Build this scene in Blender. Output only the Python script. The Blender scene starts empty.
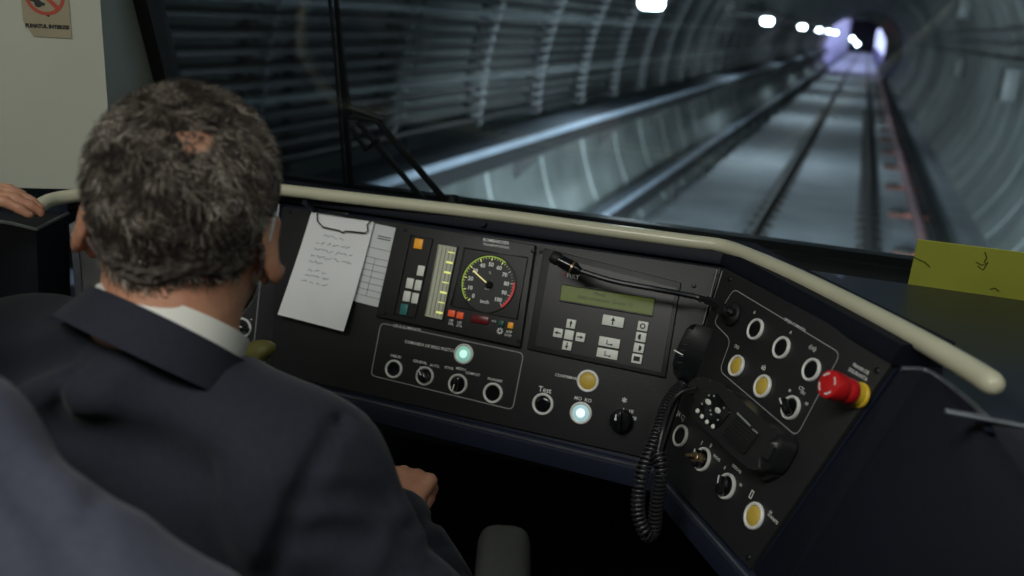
import bpy, bmesh, math, random
import numpy as np
from mathutils import Matrix, Vector
random.seed(7); rng = np.random.default_rng(7)
SC = bpy.context.scene
COL = SC.collection

# ------------------------------------------------------------------ camera
FPX, ROLL, PITCH, YAW = 900.0, math.radians(3.43), math.radians(16.75), math.radians(19.9)
FW = np.array([-math.sin(YAW)*math.cos(PITCH), math.cos(YAW)*math.cos(PITCH), -math.sin(PITCH)])
_R0 = np.array([math.cos(YAW), math.sin(YAW), 0.0]); _U0 = np.cross(_R0, FW)
RT = _R0*math.cos(ROLL) + _U0*math.sin(ROLL); UP = _U0*math.cos(ROLL) - _R0*math.sin(ROLL)
cam_data = bpy.data.cameras.new('camera'); cam = bpy.data.objects.new('camera', cam_data); COL.objects.link(cam)
cam.matrix_world = Matrix(((RT[0], UP[0], -FW[0], 0), (RT[1], UP[1], -FW[1], 0), (RT[2], UP[2], -FW[2], 0), (0, 0, 0, 1)))
cam_data.sensor_width = 36.0; cam_data.lens = 36.0*FPX/1024
cam_data.clip_start = 0.02; cam_data.clip_end = 500
cam_data.dof.use_dof = True; cam_data.dof.focus_distance = 1.18; cam_data.dof.aperture_fstop = 3.2
SC.camera = cam

# ------------------------------------------------------------------ world, lights, exposure
world = bpy.data.worlds.new('world'); SC.world = world; world.use_nodes = True
world.node_tree.nodes['Background'].inputs[0].default_value = (0.35, 0.42, 0.5, 1)
world.node_tree.nodes['Background'].inputs[1].default_value = 0.01
SC.view_settings.view_transform = 'Standard'; SC.view_settings.look = 'None'
SC.view_settings.gamma = 1.0; SC.view_settings.exposure = 0.0; SC.view_settings.use_curve_mapping = False

def area_light(name, loc, aim, sx, sy, power, color):
    d = bpy.data.lights.new(name, 'AREA'); d.shape = 'RECTANGLE'; d.size = sx; d.size_y = sy; d.energy = power; d.color = color
    o = bpy.data.objects.new(name, d); COL.objects.link(o); o.location = loc
    o.rotation_euler = (Vector(aim)-Vector(loc)).to_track_quat('-Z', 'Y').to_euler()
    return o
def point_light(name, loc, power, color, r=0.1):
    d = bpy.data.lights.new(name, 'POINT'); d.energy = power; d.color = color; d.shadow_soft_size = r
    o = bpy.data.objects.new(name, d); COL.objects.link(o); o.location = loc; return o
def spot_light(name, loc, aim, power, color, ang, blend=0.8, r=0.08):
    d = bpy.data.lights.new(name, 'SPOT'); d.energy = power; d.color = color; d.spot_size = math.radians(ang); d.spot_blend = blend; d.shadow_soft_size = r
    o = bpy.data.objects.new(name, d); COL.objects.link(o); o.location = loc
    o.rotation_euler = (Vector(aim)-Vector(loc)).to_track_quat('-Z', 'Y').to_euler(); return o

# cab ceiling lamp (light only, no fixture), headlamps on the train's nose, platform lamps in the station
area_light('cab_ceiling_light', (-0.55, -0.25, 0.66), (-0.65, 0.1, -1.0), 0.9, 0.35, 13.0, (1.0, 0.985, 0.93))
area_light('cab_rear_light', (0.45, 0.1, 0.66), (0.3, 0.5, -1.0), 0.5, 0.25, 3.2, (0.97, 1.0, 0.97))
for sx in (-0.8, 0.8):
    spot_light('train_headlight', (-0.28+sx, 2.1, -1.55), (-0.28+sx*0.3, 14, -2.4), 4200, (0.80, 0.92, 1.0), 75, 1.0)
LAMPS = [(-2.05, 9.1+11.2*i, 0.28) for i in range(-1, 6)]
for p in LAMPS:
    area_light('tunnel_lamp_light', (p[0]+0.05, p[1], p[2]-0.12), (p[0]+1.2, p[1], p[2]-2.2), 0.3, 0.4, 90, (0.78, 0.9, 1.0))
for y in (86, 100, 122, 146, 170):
    area_light('station_light', (1.5, y, 2.9), (0.0, y, -2.5), 5, 16, 5200, (0.66, 0.64, 1.0))

# ------------------------------------------------------------------ rays and planes
def ray(x, y): return FW + (x-512)/FPX*RT + (288-y)/FPX*UP
def onz(x, y, z): r = ray(x, y); return r*z/r[2]
def onpl(x, y, p, n): r = ray(x, y); return r*(np.dot(p, n)/np.dot(r, n))

# ------------------------------------------------------------------ materials
def lin(c):
    return tuple(((v/255)/12.92 if v/255 <= 0.04045 else (((v/255)+0.055)/1.055)**2.4) for v in c)
def mat(name, rgb, rough=0.5, metal=0.0, emit=None, estr=0.0, var=0.0, vscale=20.0, bump=0.0, bscale=200.0, spec=0.5, coat=0.0, rgb2=None):
    m = bpy.data.materials.new(name); m.use_nodes = True; nt = m.node_tree; b = nt.nodes['Principled BSDF']
    c = lin(rgb)
    b.inputs['Base Color'].default_value = (*c, 1); b.inputs['Roughness'].default_value = rough; b.inputs['Metallic'].default_value = metal
    b.inputs['Specular IOR Level'].default_value = spec; b.inputs['Coat Weight'].default_value = coat
    if 'wool' in name: b.inputs['Sheen Weight'].default_value = .08; b.inputs['Sheen Roughness'].default_value = .4
    if emit is not None:
        b.inputs['Emission Color'].default_value = (*lin(emit), 1); b.inputs['Emission Strength'].default_value = estr
    tc = None
    if var > 0 or rgb2 or bump > 0: tc = nt.nodes.new('ShaderNodeTexCoord')
    if var > 0 or rgb2:
        n = nt.nodes.new('ShaderNodeTexNoise'); n.inputs['Scale'].default_value = vscale; n.inputs['Detail'].default_value = 6
        nt.links.new(tc.outputs['Object'], n.inputs['Vector'])
        r = nt.nodes.new('ShaderNodeValToRGB'); r.color_ramp.elements[0].position = 0.3; r.color_ramp.elements[1].position = 0.7
        c2 = lin(rgb2) if rgb2 else tuple(v*(1+var) for v in c)
        c1 = c if rgb2 else tuple(v*(1-var) for v in c)
        r.color_ramp.elements[0].color = (*c1, 1); r.color_ramp.elements[1].color = (*c2, 1)
        nt.links.new(n.outputs['Fac'], r.inputs['Fac']); nt.links.new(r.outputs['Color'], b.inputs['Base Color'])
    if bump > 0:
        n2 = nt.nodes.new('ShaderNodeTexNoise'); n2.inputs['Scale'].default_value = bscale; n2.inputs['Detail'].default_value = 3
        nt.links.new(tc.outputs['Object'], n2.inputs['Vector'])
        bp = nt.nodes.new('ShaderNodeBump'); bp.inputs['Strength'].default_value = bump; bp.inputs['Distance'].default_value = 0.002
        nt.links.new(n2.outputs['Fac'], bp.inputs['Height']); nt.links.new(bp.outputs['Normal'], b.inputs['Normal'])
    return m
M = dict(
    panel=mat('black_powder_coat', (36, 37, 38), 0.42, bump=0.25, bscale=900, var=0.10, vscale=6),
    panel_deep=mat('recess_black', (17, 17, 19), 0.35),
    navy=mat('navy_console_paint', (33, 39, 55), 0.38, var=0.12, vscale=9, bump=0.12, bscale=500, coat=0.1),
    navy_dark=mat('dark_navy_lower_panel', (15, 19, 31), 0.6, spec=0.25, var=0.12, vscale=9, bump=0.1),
    cream=mat('cream_rail_paint', (206, 205, 178), 0.33, var=0.05, vscale=14, coat=0.3),
    rail_edge=mat('worn_edge_and_highlight', (150, 156, 165), 0.35, metal=0.8, var=0.2, vscale=40),
    wall=mat('pale_grey_wall_lining', (176, 180, 166), 0.6, var=0.05, vscale=4),
    wall_shaded=mat('shaded_wall_lining', (140, 146, 136), 0.6, var=0.05, vscale=4),  # shade of the turned pillar facet, as a darker copy of the wall colour
    black=mat('black_rubber', (16, 16, 17), 0.6),
    plastic=mat('black_moulded_plastic', (36, 38, 38), 0.30, bump=0.15, bscale=700),
    plastic_gloss=mat('glossy_black_plastic', (20, 22, 24), 0.16),
    chrome=mat('brushed_ring_metal', (240, 242, 236), 0.4, metal=0.1, var=0.08, vscale=60),
    white_ink=mat('white_panel_print', (236, 238, 234), 0.6),
    grey_ink=mat('pale_grey_line_print', (150, 155, 152), 0.6),
    red_ink=mat('red_panel_print', (190, 50, 55), 0.5),
    yellow=mat('yellow_button_cap', (196, 166, 50), 0.4, var=0.08, vscale=80),
    yellow_lit=mat('yellow_lit_cap', (196, 168, 70), 0.4, emit=(190, 160, 60), estr=0.06),
    mint_lit=mat('mint_lit_cap', (170, 225, 210), 0.35, emit=(150, 225, 205), estr=0.35),
    mint_glow=mat('mint_lit_centre', (210, 250, 240), 0.35, emit=(200, 250, 235), estr=0.75),
    white_lit=mat('white_lit_cap', (200, 230, 235), 0.35, emit=(170, 215, 225), estr=0.4),
    white_glow=mat('white_lit_centre', (235, 250, 255), 0.35, emit=(220, 245, 250), estr=0.9),
    key_white=mat('off_white_key', (232, 236, 226), 0.45),
    key_teal=mat('teal_key', (48, 120, 118), 0.45),
    amber=mat('amber_key', (214, 150, 40), 0.4, emit=(220, 150, 30), estr=0.25),
    lcd=mat('green_lcd', (86, 100, 42), 0.25, emit=(92, 106, 40), estr=0.25),
    lcd_ink=mat('dark_lcd_text', (26, 34, 16), 0.4),
    gauge=mat('pale_gauge_strip', (170, 172, 156), 0.5, emit=(170, 172, 140), estr=0.15),
    gauge_line=mat('grey_gauge_line', (90, 94, 84), 0.5),
    glow_tick=mat('glowing_tick_paint', (215, 220, 130), 0.4, emit=(225, 230, 130), estr=0.7),
    glow_green=mat('glowing_green_arc_paint', (130, 160, 60), 0.4, emit=(140, 170, 60), estr=0.45),
    dial=mat('dial_face', (42, 45, 44), 0.5),
    red_arc=mat('red_arc_paint', (200, 50, 55), 0.5, emit=(200, 40, 45), estr=0.3),
    needle=mat('needle_paint', (225, 215, 150), 0.4, emit=(230, 215, 140), estr=0.6),
    red_led=mat('dark_red_display', (70, 14, 18), 0.3, emit=(90, 12, 16), estr=0.3),
    led_orange=mat('orange_indicator', (200, 84, 44), 0.4, emit=(210, 80, 40), estr=0.35),
    led_green=mat('green_indicator', (24, 84, 70), 0.4),
    red_plastic=mat('red_mushroom_plastic', (205, 28, 34), 0.28, coat=0.3),
    yellow_plastic=mat('yellow_collar_plastic', (222, 186, 50), 0.4),
    paper=mat('white_paper', (238, 240, 240), 0.8, var=0.03, vscale=12, bump=0.3, bscale=30),
    paper2=mat('greyish_paper', (214, 217, 217), 0.8, var=0.03, vscale=12),
    pen=mat('blue_pen_ink', (84, 92, 128), 0.7),
    print=mat('grey_form_print', (112, 116, 122), 0.7),
    steel=mat('steel', (150, 152, 150), 0.3, metal=0.9),
    dark_wire=mat('dark_wire', (40, 41, 44), 0.35, metal=0.6),
    brass=mat('brass_ring', (150, 130, 100), 0.35, metal=0.8),
    olive=mat('olive_lever_plastic', (120, 116, 62), 0.5),
    card=mat('yellow_green_card', (188, 194, 74), 0.7, var=0.08, vscale=10),
    card_mark=mat('olive_scribble', (92, 96, 30), 0.7),
    skin=mat('skin', (198, 150, 122), 0.5, var=0.10, vscale=26, bump=0.25, bscale=130, rgb2=(172, 118, 92)),
    suit=mat('navy_suit_wool', (34, 37, 47), 0.85, var=0.12, vscale=160, bump=0.3, bscale=900, spec=0.25),
    suit2=mat('charcoal_suit_wool', (62, 65, 78), 0.85, var=0.10, vscale=120, bump=0.3, bscale=800, spec=0.25),
    shirt=mat('white_shirt_cotton', (214, 214, 206), 0.8),
    mask=mat('white_face_mask', (206, 212, 214), 0.85),
    trousers=mat('black_trousers', (26, 27, 32), 0.9),
    leather=mat('black_shoe_leather', (18, 18, 19), 0.3),
    eye_white=mat('eye_white', (225, 222, 215), 0.2),
    iris=mat('brown_iris', (60, 38, 24), 0.2),
    armrest=mat('grey_armrest_vinyl', (48, 50, 48), 0.6, bump=0.2),
    seat=mat('dark_seat_cloth', (30, 32, 40), 0.9, bump=0.3),
    concrete=None, bed=None,
    rail_rust=mat('rusty_rail_steel', (52, 48, 46), 0.6, metal=0.3),
    rail_top=mat('polished_rail_head', (66, 68, 70), 0.55, metal=0.2),
    cable=mat('black_tunnel_cable', (22, 23, 26), 0.5),
    cable_grey=mat('grey_tunnel_pipe', (92, 98, 100), 0.5),
    bracket=mat('galvanised_bracket', (104, 108, 112), 0.6),
    ledge=mat('highlight_tray_lip', (150, 162, 178), 0.45, metal=0.1, var=0.15, vscale=3),  # lamp highlight along tray and duct, put into a pale lip colour
    ledge_top=mat('darkened_tray_top', (74, 80, 88), 0.6, var=0.2, vscale=3),  # top plate darkened so that only the lip reads as lit
    ledge_dark=mat('dark_tray_side', (36, 38, 40), 0.7),
    pink=mat('faded_pink_conduit', (150, 112, 118), 0.6),
    orange=mat('orange_insulator', (128, 70, 56), 0.6),
    lamp=mat('tunnel_lamp_diffuser', (240, 245, 255), 0.4, emit=(225, 240, 255), estr=22.0),
    cab_lamp=mat('cab_lamp_diffuser', (240, 238, 225), 0.5, emit=(255, 248, 225), estr=1.6),
    tile=mat('station_white_panel', (150, 150, 180), 0.5),
    station_lit=mat('glowing_station_panel', (225, 225, 250), 0.5, emit=(205, 210, 255), estr=1.7),  # white panel brightness comes from emission
    dark=mat('station_dark_wall', (30, 30, 44), 0.8),
    sign=mat('beige_sticker', (150, 142, 116), 0.6, var=0.05, vscale=30),
    sign_red=mat('faded_red_print', (168, 66, 48), 0.6),
    sign_black=mat('black_print', (30, 30, 28), 0.6),
    floor=mat('dark_cab_floor', (30, 31, 33), 0.8, var=0.15, vscale=12),
    cab_back=mat('dark_rear_wall', (34, 35, 36), 0.8, var=0.1, vscale=4),
    foot=mat('grey_footwell_box', (62, 60, 56), 0.7),
)
def concrete(name, c1, c2, ring=1.5):
    m = bpy.data.materials.new(name); m.use_nodes = True; nt = m.node_tree; b = nt.nodes['Principled BSDF']; b.inputs['Roughness'].default_value = 0.75
    tc = nt.nodes.new('ShaderNodeTexCoord'); mp = nt.nodes.new('ShaderNodeMapping'); mp.inputs['Scale'].default_value = (0.6, 0.6, 0.6)
    n = nt.nodes.new('ShaderNodeTexNoise'); n.inputs['Scale'].default_value = 1.6; n.inputs['Detail'].default_value = 8; n.inputs['Roughness'].default_value = 0.65
    r = nt.nodes.new('ShaderNodeValToRGB'); r.color_ramp.elements[0].position = 0.32; r.color_ramp.elements[1].position = 0.68
    r.color_ramp.elements[0].color = (*lin(c1), 1); r.color_ramp.elements[1].color = (*lin(c2), 1)
    nt.links.new(tc.outputs['Object'], mp.inputs['Vector']); nt.links.new(mp.outputs['Vector'], n.inputs['Vector'])
    nt.links.new(n.outputs['Fac'], r.inputs['Fac']); nt.links.new(r.outputs['Color'], b.inputs['Base Color'])
    n2 = nt.nodes.new('ShaderNodeTexNoise'); n2.inputs['Scale'].default_value = 14
    bp = nt.nodes.new('ShaderNodeBump'); bp.inputs['Strength'].default_value = 0.4; bp.inputs['Distance'].default_value = 0.02
    nt.links.new(tc.outputs['Object'], n2.inputs['Vector']); nt.links.new(n2.outputs['Fac'], bp.inputs['Height']); nt.links.new(bp.outputs['Normal'], b.inputs['Normal'])
    return m
M['concrete'] = concrete('segment_concrete', (92, 98, 98), (136, 144, 144))
M['bed'] = concrete('track_bed_concrete', (146, 153, 160), (176, 183, 190))
# windscreen glass: clear, with a real mirror reflection at grazing angles on both faces
def glass_mat():
    m = bpy.data.materials.new('windscreen_glass'); m.use_nodes = True; nt = m.node_tree; nt.nodes.clear()
    out = nt.nodes.new('ShaderNodeOutputMaterial'); mx = nt.nodes.new('ShaderNodeMixShader')
    t = nt.nodes.new('ShaderNodeBsdfTransparent'); t.inputs[0].default_value = (0.90, 0.94, 0.93, 1)
    g = nt.nodes.new('ShaderNodeBsdfGlossy'); g.inputs['Roughness'].default_value = 0.0
    lw = nt.nodes.new('ShaderNodeLayerWeight'); lw.inputs['Blend'].default_value = 0.5
    p = nt.nodes.new('ShaderNodeMath'); p.operation = 'POWER'; p.inputs[1].default_value = 5.0
    ma = nt.nodes.new('ShaderNodeMath'); ma.operation = 'MULTIPLY_ADD'; ma.inputs[1].default_value = 0.95; ma.inputs[2].default_value = 0.045
    nt.links.new(lw.outputs['Facing'], p.inputs[0]); nt.links.new(p.outputs[0], ma.inputs[0]); nt.links.new(ma.outputs[0], mx.inputs[0])
    nt.links.new(t.outputs[0], mx.inputs[1]); nt.links.new(g.outputs[0], mx.inputs[2]); nt.links.new(mx.outputs[0], out.inputs[0])
    return m
M['glass'] = glass_mat()

# ------------------------------------------------------------------ mesh builder
def frame(o, x, y, z):
    return Matrix(((x[0], y[0], z[0], o[0]), (x[1], y[1], z[1], o[1]), (x[2], y[2], z[2], o[2]), (0, 0, 0, 1)))
I4 = Matrix.Identity(4)
def T(x, y, z=0.0): return Matrix.Translation((x, y, z))
def RZ(a): return Matrix.Rotation(math.radians(a), 4, 'Z')
def RX(a): return Matrix.Rotation(math.radians(a), 4, 'X')
def RY(a): return Matrix.Rotation(math.radians(a), 4, 'Y')
class MB:
    def __init__(s): s.v = []; s.f = []; s.m = []
    def add(s, vs, fs, mi=0, X=I4):
        b = len(s.v)
        s.v += [tuple(X @ Vector(v)) for v in vs]; s.f += [tuple(b+i for i in f) for f in fs]; s.m += [mi]*len(fs)
    def from_bm(s, bm, mi, X):
        bm.verts.index_update()
        s.add([v.co for v in bm.verts], [[v.index for v in f.verts] for f in bm.faces], mi, X); bm.free()
    def box(s, c, sz, X=I4, bev=0.0, mi=0, seg=2):
        bm = bmesh.new(); bmesh.ops.create_cube(bm, size=1.0)
        for v in bm.verts: v.co = Vector((v.co.x*sz[0]+c[0], v.co.y*sz[1]+c[1], v.co.z*sz[2]+c[2]))
        if bev > 0: bmesh.ops.bevel(bm, geom=list(bm.edges), offset=min(bev, min(sz)*0.49), segments=seg, affect='EDGES', profile=0.5)
        s.from_bm(bm, mi, X)
    def prism(s, poly, z0, z1, X=I4, bev=0.0, mi=0, seg=2):
        # poly: list of (x, y) corners, any order
        A = sum(poly[i][0]*poly[(i+1) % len(poly)][1]-poly[(i+1) % len(poly)][0]*poly[i][1] for i in range(len(poly)))
        if A < 0: poly = poly[::-1]
        bm = bmesh.new(); n = len(poly)
        a = [bm.verts.new((p[0], p[1], z0)) for p in poly]; b = [bm.verts.new((p[0], p[1], z1)) for p in poly]
        bm.faces.new(a[::-1]); top = bm.faces.new(b)
        for i in range(n): bm.faces.new((a[i], a[(i+1) % n], b[(i+1) % n], b[i]))
        if bev > 0: bmesh.ops.bevel(bm, geom=list(top.edges), offset=bev, segments=seg, affect='EDGES', profile=0.5)
        if n > 4: bmesh.ops.triangulate(bm, faces=[f for f in bm.faces if len(f.verts) > 4])
        s.from_bm(bm, mi, X)
    def lathe(s, prof, X=I4, seg=28, mi=0, a0=0.0, a1=360.0, sx=1.0, sy=1.0):
        full = abs(a1-a0-360) < 1e-6; n = seg if full else seg+1
        vs = []; fs = []
        for r, z in prof:
            for i in range(n):
                a = math.radians(a0+(a1-a0)*i/seg); vs.append((r*math.cos(a)*sx, r*math.sin(a)*sy, z))
        for j in range(len(prof)-1):
            for i in range(seg if full else seg):
                k = (i+1) % n if full else i+1
                fs.append((j*n+i, j*n+k, (j+1)*n+k, (j+1)*n+i))
        if full:
            if prof[0][0] > 1e-7: fs.append(tuple(range(n))[::-1])
            if prof[-1][0] > 1e-7: fs.append(tuple((len(prof)-1)*n+i for i in range(n)))
        s.add(vs, fs, mi, X)
    def ringlathe(s, prof, X=I4, seg=28, mi=0):     # closed profile (a torus like ring)
        vs = []; fs = []; m = len(prof)
        for r, z in prof:
            for i in range(seg):
                a = 2*math.pi*i/seg; vs.append((r*math.cos(a), r*math.sin(a), z))
        for j in range(m):
            for i in range(seg):
                k = (i+1) % seg; jj = (j+1) % m
                fs.append((j*seg+i, j*seg+k, jj*seg+k, jj*seg+i))
        s.add(vs, fs, mi, X)
    def tube(s, pts, r, seg=10, X=I4, mi=0, cap=True, closed=False):
        P = [Vector(p) for p in pts]; n = len(P); rr = r if hasattr(r, '__len__') else [r]*n
        tang = []
        for i in range(n):
            a = P[(i-1) % n] if (closed or i > 0) else P[i]; b = P[(i+1) % n] if (closed or i < n-1) else P[i]
            t = (b-a); tang.append(t.normalized() if t.length > 1e-9 else Vector((0, 0, 1)))
        ref = Vector((0, 0, 1)) if abs(tang[0].z) < 0.9 else Vector((1, 0, 0))
        u = tang[0].cross(ref).normalized(); vs = []; fs = []
        for i in range(n):
            u = (u - tang[i]*u.dot(tang[i])).normalized(); w = tang[i].cross(u)
            for k in range(seg):
                a = 2*math.pi*k/seg; vs.append(P[i]+(u*math.cos(a)+w*math.sin(a))*rr[i])
        for i in range(n if closed else n-1):
            j = (i+1) % n
            for k in range(seg):
                q = (k+1) % seg; fs.append((i*seg+k, i*seg+q, j*seg+q, j*seg+k))
        if cap and not closed:
            fs.append(tuple(range(seg))[::-1]); fs.append(tuple((n-1)*seg+k for k in range(seg)))
        s.add(vs, fs, mi, X)
    def ball(s, c, r, X=I4, mi=0, seg=16, rz=None):
        rx, ry, rz_ = (r, r, r) if not hasattr(r, '__len__') else r
        prof = [(math.sin(math.pi*i/10), -math.cos(math.pi*i/10)) for i in range(11)]; prof[0] = (0, -1); prof[-1] = (0, 1)
        Y = X @ Matrix.Translation(c) @ Matrix.Diagonal((rx, ry, rz_, 1))
        s.lathe(prof, Y, seg, mi)
    def polyline(s, pts, w, X=I4, z=0.0, closed=False, mi=0, h=0.0003):   # flat printed line with mitred joins
        P = [Vector((p[0], p[1])) for p in pts]; n = len(P); L = []; Rr = []
        for i in range(n):
            a = P[i-1] if (i > 0 or closed) else None; b = P[(i+1) % n] if (i < n-1 or closed) else None
            d1 = (P[i]-a).normalized() if a is not None else None; d2 = (b-P[i]).normalized() if b is not None else None
            if d1 is None: d1 = d2
            if d2 is None: d2 = d1
            nn = Vector((-(d1.y+d2.y), d1.x+d2.x)); nn = nn.normalized() if nn.length > 1e-9 else Vector((-d1.y, d1.x))
            k = w/2/max(0.35, nn.dot(Vector((-d1.y, d1.x)))); L.append(P[i]+nn*k); Rr.append(P[i]-nn*k)
        vs = [(p.x, p.y, z+h) for p in L]+[(p.x, p.y, z+h) for p in Rr]; fs = []
        for i in range(n if closed else n-1):
            j = (i+1) % n; fs.append((n+i, n+j, j, i))
        s.add(vs, fs, mi, X)
    def text(s, t, size, X=I4, mi=0, align='CENTER', bold=0.0):
        c = bpy.data.curves.new('t', 'FONT'); c.body = t; c.size = size; c.align_x = align; c.align_y = 'CENTER'; c.offset = bold; c.resolution_u = 2
        o = bpy.data.objects.new('t', c); COL.objects.link(o)
        dg = bpy.context.evaluated_depsgraph_get(); me = o.evaluated_get(dg).to_mesh()
        s.add([v.co[:] for v in me.vertices], [tuple(p.vertices) for p in me.polygons], mi, X)
        o.evaluated_get(dg).to_mesh_clear(); bpy.data.objects.remove(o); bpy.data.curves.remove(c)
    def build(s, name, mats, parent=None, smooth=30, label=None):
        me = bpy.data.meshes.new(name); me.from_pydata(s.v, [], s.f); me.polygons.foreach_set('material_index', s.m)
        for m_ in (mats if isinstance(mats, (list, tuple)) else [mats]): me.materials.append(M[m_] if isinstance(m_, str) else m_)
        bm = bmesh.new(); bm.from_mesh(me); bmesh.ops.recalc_face_normals(bm, faces=bm.faces) if smooth is not None else None
        bm.to_mesh(me); bm.free()
        if smooth:
            me.polygons.foreach_set('use_smooth', [True]*len(me.polygons)); me.set_sharp_from_angle(angle=math.radians(smooth))
        loc = None
        if parent is None and s.v:
            a = np.array([v[:] for v in s.v]); loc = Vector(((a[:, 0].min()+a[:, 0].max())/2, (a[:, 1].min()+a[:, 1].max())/2, a[:, 2].min()))
            me.transform(Matrix.Translation(-loc))
        me.update(); o = bpy.data.objects.new(name, me); COL.objects.link(o)
        if loc is not None: o.matrix_world = Matrix.Translation(loc); o.location = loc
        if parent is not None:
            o.parent = parent; o.matrix_parent_inverse = Matrix(parent.matrix_world).inverted()
        if label: o['label'] = label
        return o
def center_origin(o):
    return o
def thing(name, label, cat, loc=(0, 0, 0), group=None):
    o = bpy.data.objects.new(name, None); COL.objects.link(o); o.empty_display_size = 0.05
    o.matrix_world = Matrix.Translation(Vector(loc)); o['label'] = label; o['category'] = cat
    o.location = loc
    if group: o['group'] = group
    return o
def tag(o, label, cat, group=None, kind=None):
    o['label'] = label; o['category'] = cat
    if group: o['group'] = group
    if kind: o['kind'] = kind
    return o
def structure(o): o['kind'] = 'structure'; return o
def dup(root, offset, label=None):
    def cp(o, parent):
        c = o.copy(); COL.objects.link(c)
        if parent is not None: c.parent = parent
        for ch in o.children: cp(ch, c)
        return c
    c = cp(root, None); c.location = Vector(root.location)+Vector(offset)
    if label: c['label'] = label
    return c
def sweep(mb, path, prof, mi=0, closed_prof=False):
    # path: 3-D points; prof: (outward offset, dz). outward = to the right-hand side of travel in plan
    P = [Vector(p) for p in path]; n = len(P); m = len(prof); vs = []; fs = []
    for i in range(n):
        d1 = (P[i]-P[i-1]) if i > 0 else (P[1]-P[0]); d2 = (P[i+1]-P[i]) if i < n-1 else (P[i]-P[i-1])
        d1 = Vector((d1.x, d1.y)).normalized(); d2 = Vector((d2.x, d2.y)).normalized()
        n1 = Vector((d1.y, -d1.x)); n2 = Vector((d2.y, -d2.x)); nn = (n1+n2).normalized(); k = 1/max(0.3, nn.dot(n1))
        for a, z in prof: vs.append((P[i].x+nn.x*k*a, P[i].y+nn.y*k*a, P[i].z+z))
    for i in range(n-1):
        for j in range(m if closed_prof else m-1):
            q = (j+1) % m; fs.append((i*m+j, (i+1)*m+j, (i+1)*m+q, i*m+q))
    if closed_prof:
        fs.append(tuple(range(m))); fs.append(tuple((n-1)*m+j for j in range(m))[::-1])
    mb.add(vs, fs, mi)
def catmull(pts, k=6):
    P = [Vector(p) for p in pts]; out = []
    for i in range(len(P)-1):
        p0 = P[max(0, i-1)]; p1 = P[i]; p2 = P[i+1]; p3 = P[min(len(P)-1, i+2)]
        for j in range(k):
            t = j/k; out.append(0.5*((2*p1)+(-p0+p2)*t+(2*p0-5*p1+4*p2-p3)*t*t+(-p0+3*p1-3*p2+p3)*t*t*t))
    out.append(P[-1]); return out

# ------------------------------------------------------------------ console frames
A21 = math.radians(21)
def panel_frame(origin, h):
    h = np.array(h, float); h /= np.linalg.norm(h)
    out = np.array([h[1], -h[0], 0.0])
    e = -out*math.sin(A21)+np.array([0, 0, 1.0])*math.cos(A21)
    n = np.cross(h, e)
    return np.array(origin, float), h, e, n
class PF:
    def __init__(s, o, h): s.o, s.h, s.e, s.n = panel_frame(o, h); s.X = frame(s.o, s.h, s.e, s.n)
    def l(s, x, y, off=0.0):
        q = onpl(x, y, s.o+s.n*off, s.n)-s.o; return float(q @ s.h), float(q @ s.e)
    def w(s, u, v, z=0.0): return s.o+s.h*u+s.e*v+s.n*z
    def at(s, x, y, off=0.0, z=None):
        u, v = s.l(x, y, off); return s.X @ T(u, v, off if z is None else z)
CP = PF(onz(500, 222, -0.30), (1, 0, 0))
_a = math.radians(52)
WP = PF(onz(730, 262, -0.30), (math.cos(_a), -math.sin(_a), 0))
_LJ = CP.w(*CP.l(281, 205)); _LE = onz(68, 214, _LJ[2])
LP = PF(_LJ, _LJ-_LE)
LLEN = float(np.linalg.norm(_LJ-_LE))

def quad(F, pts): return [F.l(*p) for p in pts]

# ================================================================== TUNNEL
TX, TZ, TR_, BEDZ = -0.29, -0.80, 2.78, -2.68
def lining():
    mb = MB(); a0 = -38; a1 = 218; N = 72; ring = 1.5
    ys = []
    y = -3.0
    while y < 76:
        ys += [(y, 0.0), (y+ring-0.09, 0.0), (y+ring-0.07, 0.035), (y+ring-0.02, 0.035)]
        y += ring
    ys.append((76.2, 0.0)); vs = []; fs = []
    for yy, d in ys:
        for i in range(N+1):
            a = math.radians(a0+(a1-a0)*i/N); r = TR_+d
            vs.append((TX+r*math.cos(a), yy, TZ+r*math.sin(a)))
    for j in range(len(ys)-1):
        for i in range(N): fs.append((j*(N+1)+i, j*(N+1)+i+1, (j+1)*(N+1)+i+1, (j+1)*(N+1)+i))
    mb.add(vs, fs)
    # outer end collar, closing the portal around the tube
    w = []; g = []
    for i in range(N+1):
        a = math.radians(a0+(a1-a0)*i/N)
        w.append((TX-.62+2.30*math.cos(a), 76.2, TZ-.05+2.30*math.sin(a))); w.append((TX+9*math.cos(a), 76.2, TZ+9*math.sin(a)))
    for i in range(N): g.append((2*i, 2*i+1, 2*i+3, 2*i+2))
    mb.add(w, g)
    return structure(mb.build('tunnel_lining', 'concrete', smooth=25))
lining()
mb = MB(); mb.box((TX, 95, BEDZ-0.15), (4.9, 200, 0.3)); structure(mb.build('track_bed', 'bed'))
# raised plinths carrying the rails (one slab each side of a shallow centre drain)

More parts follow.
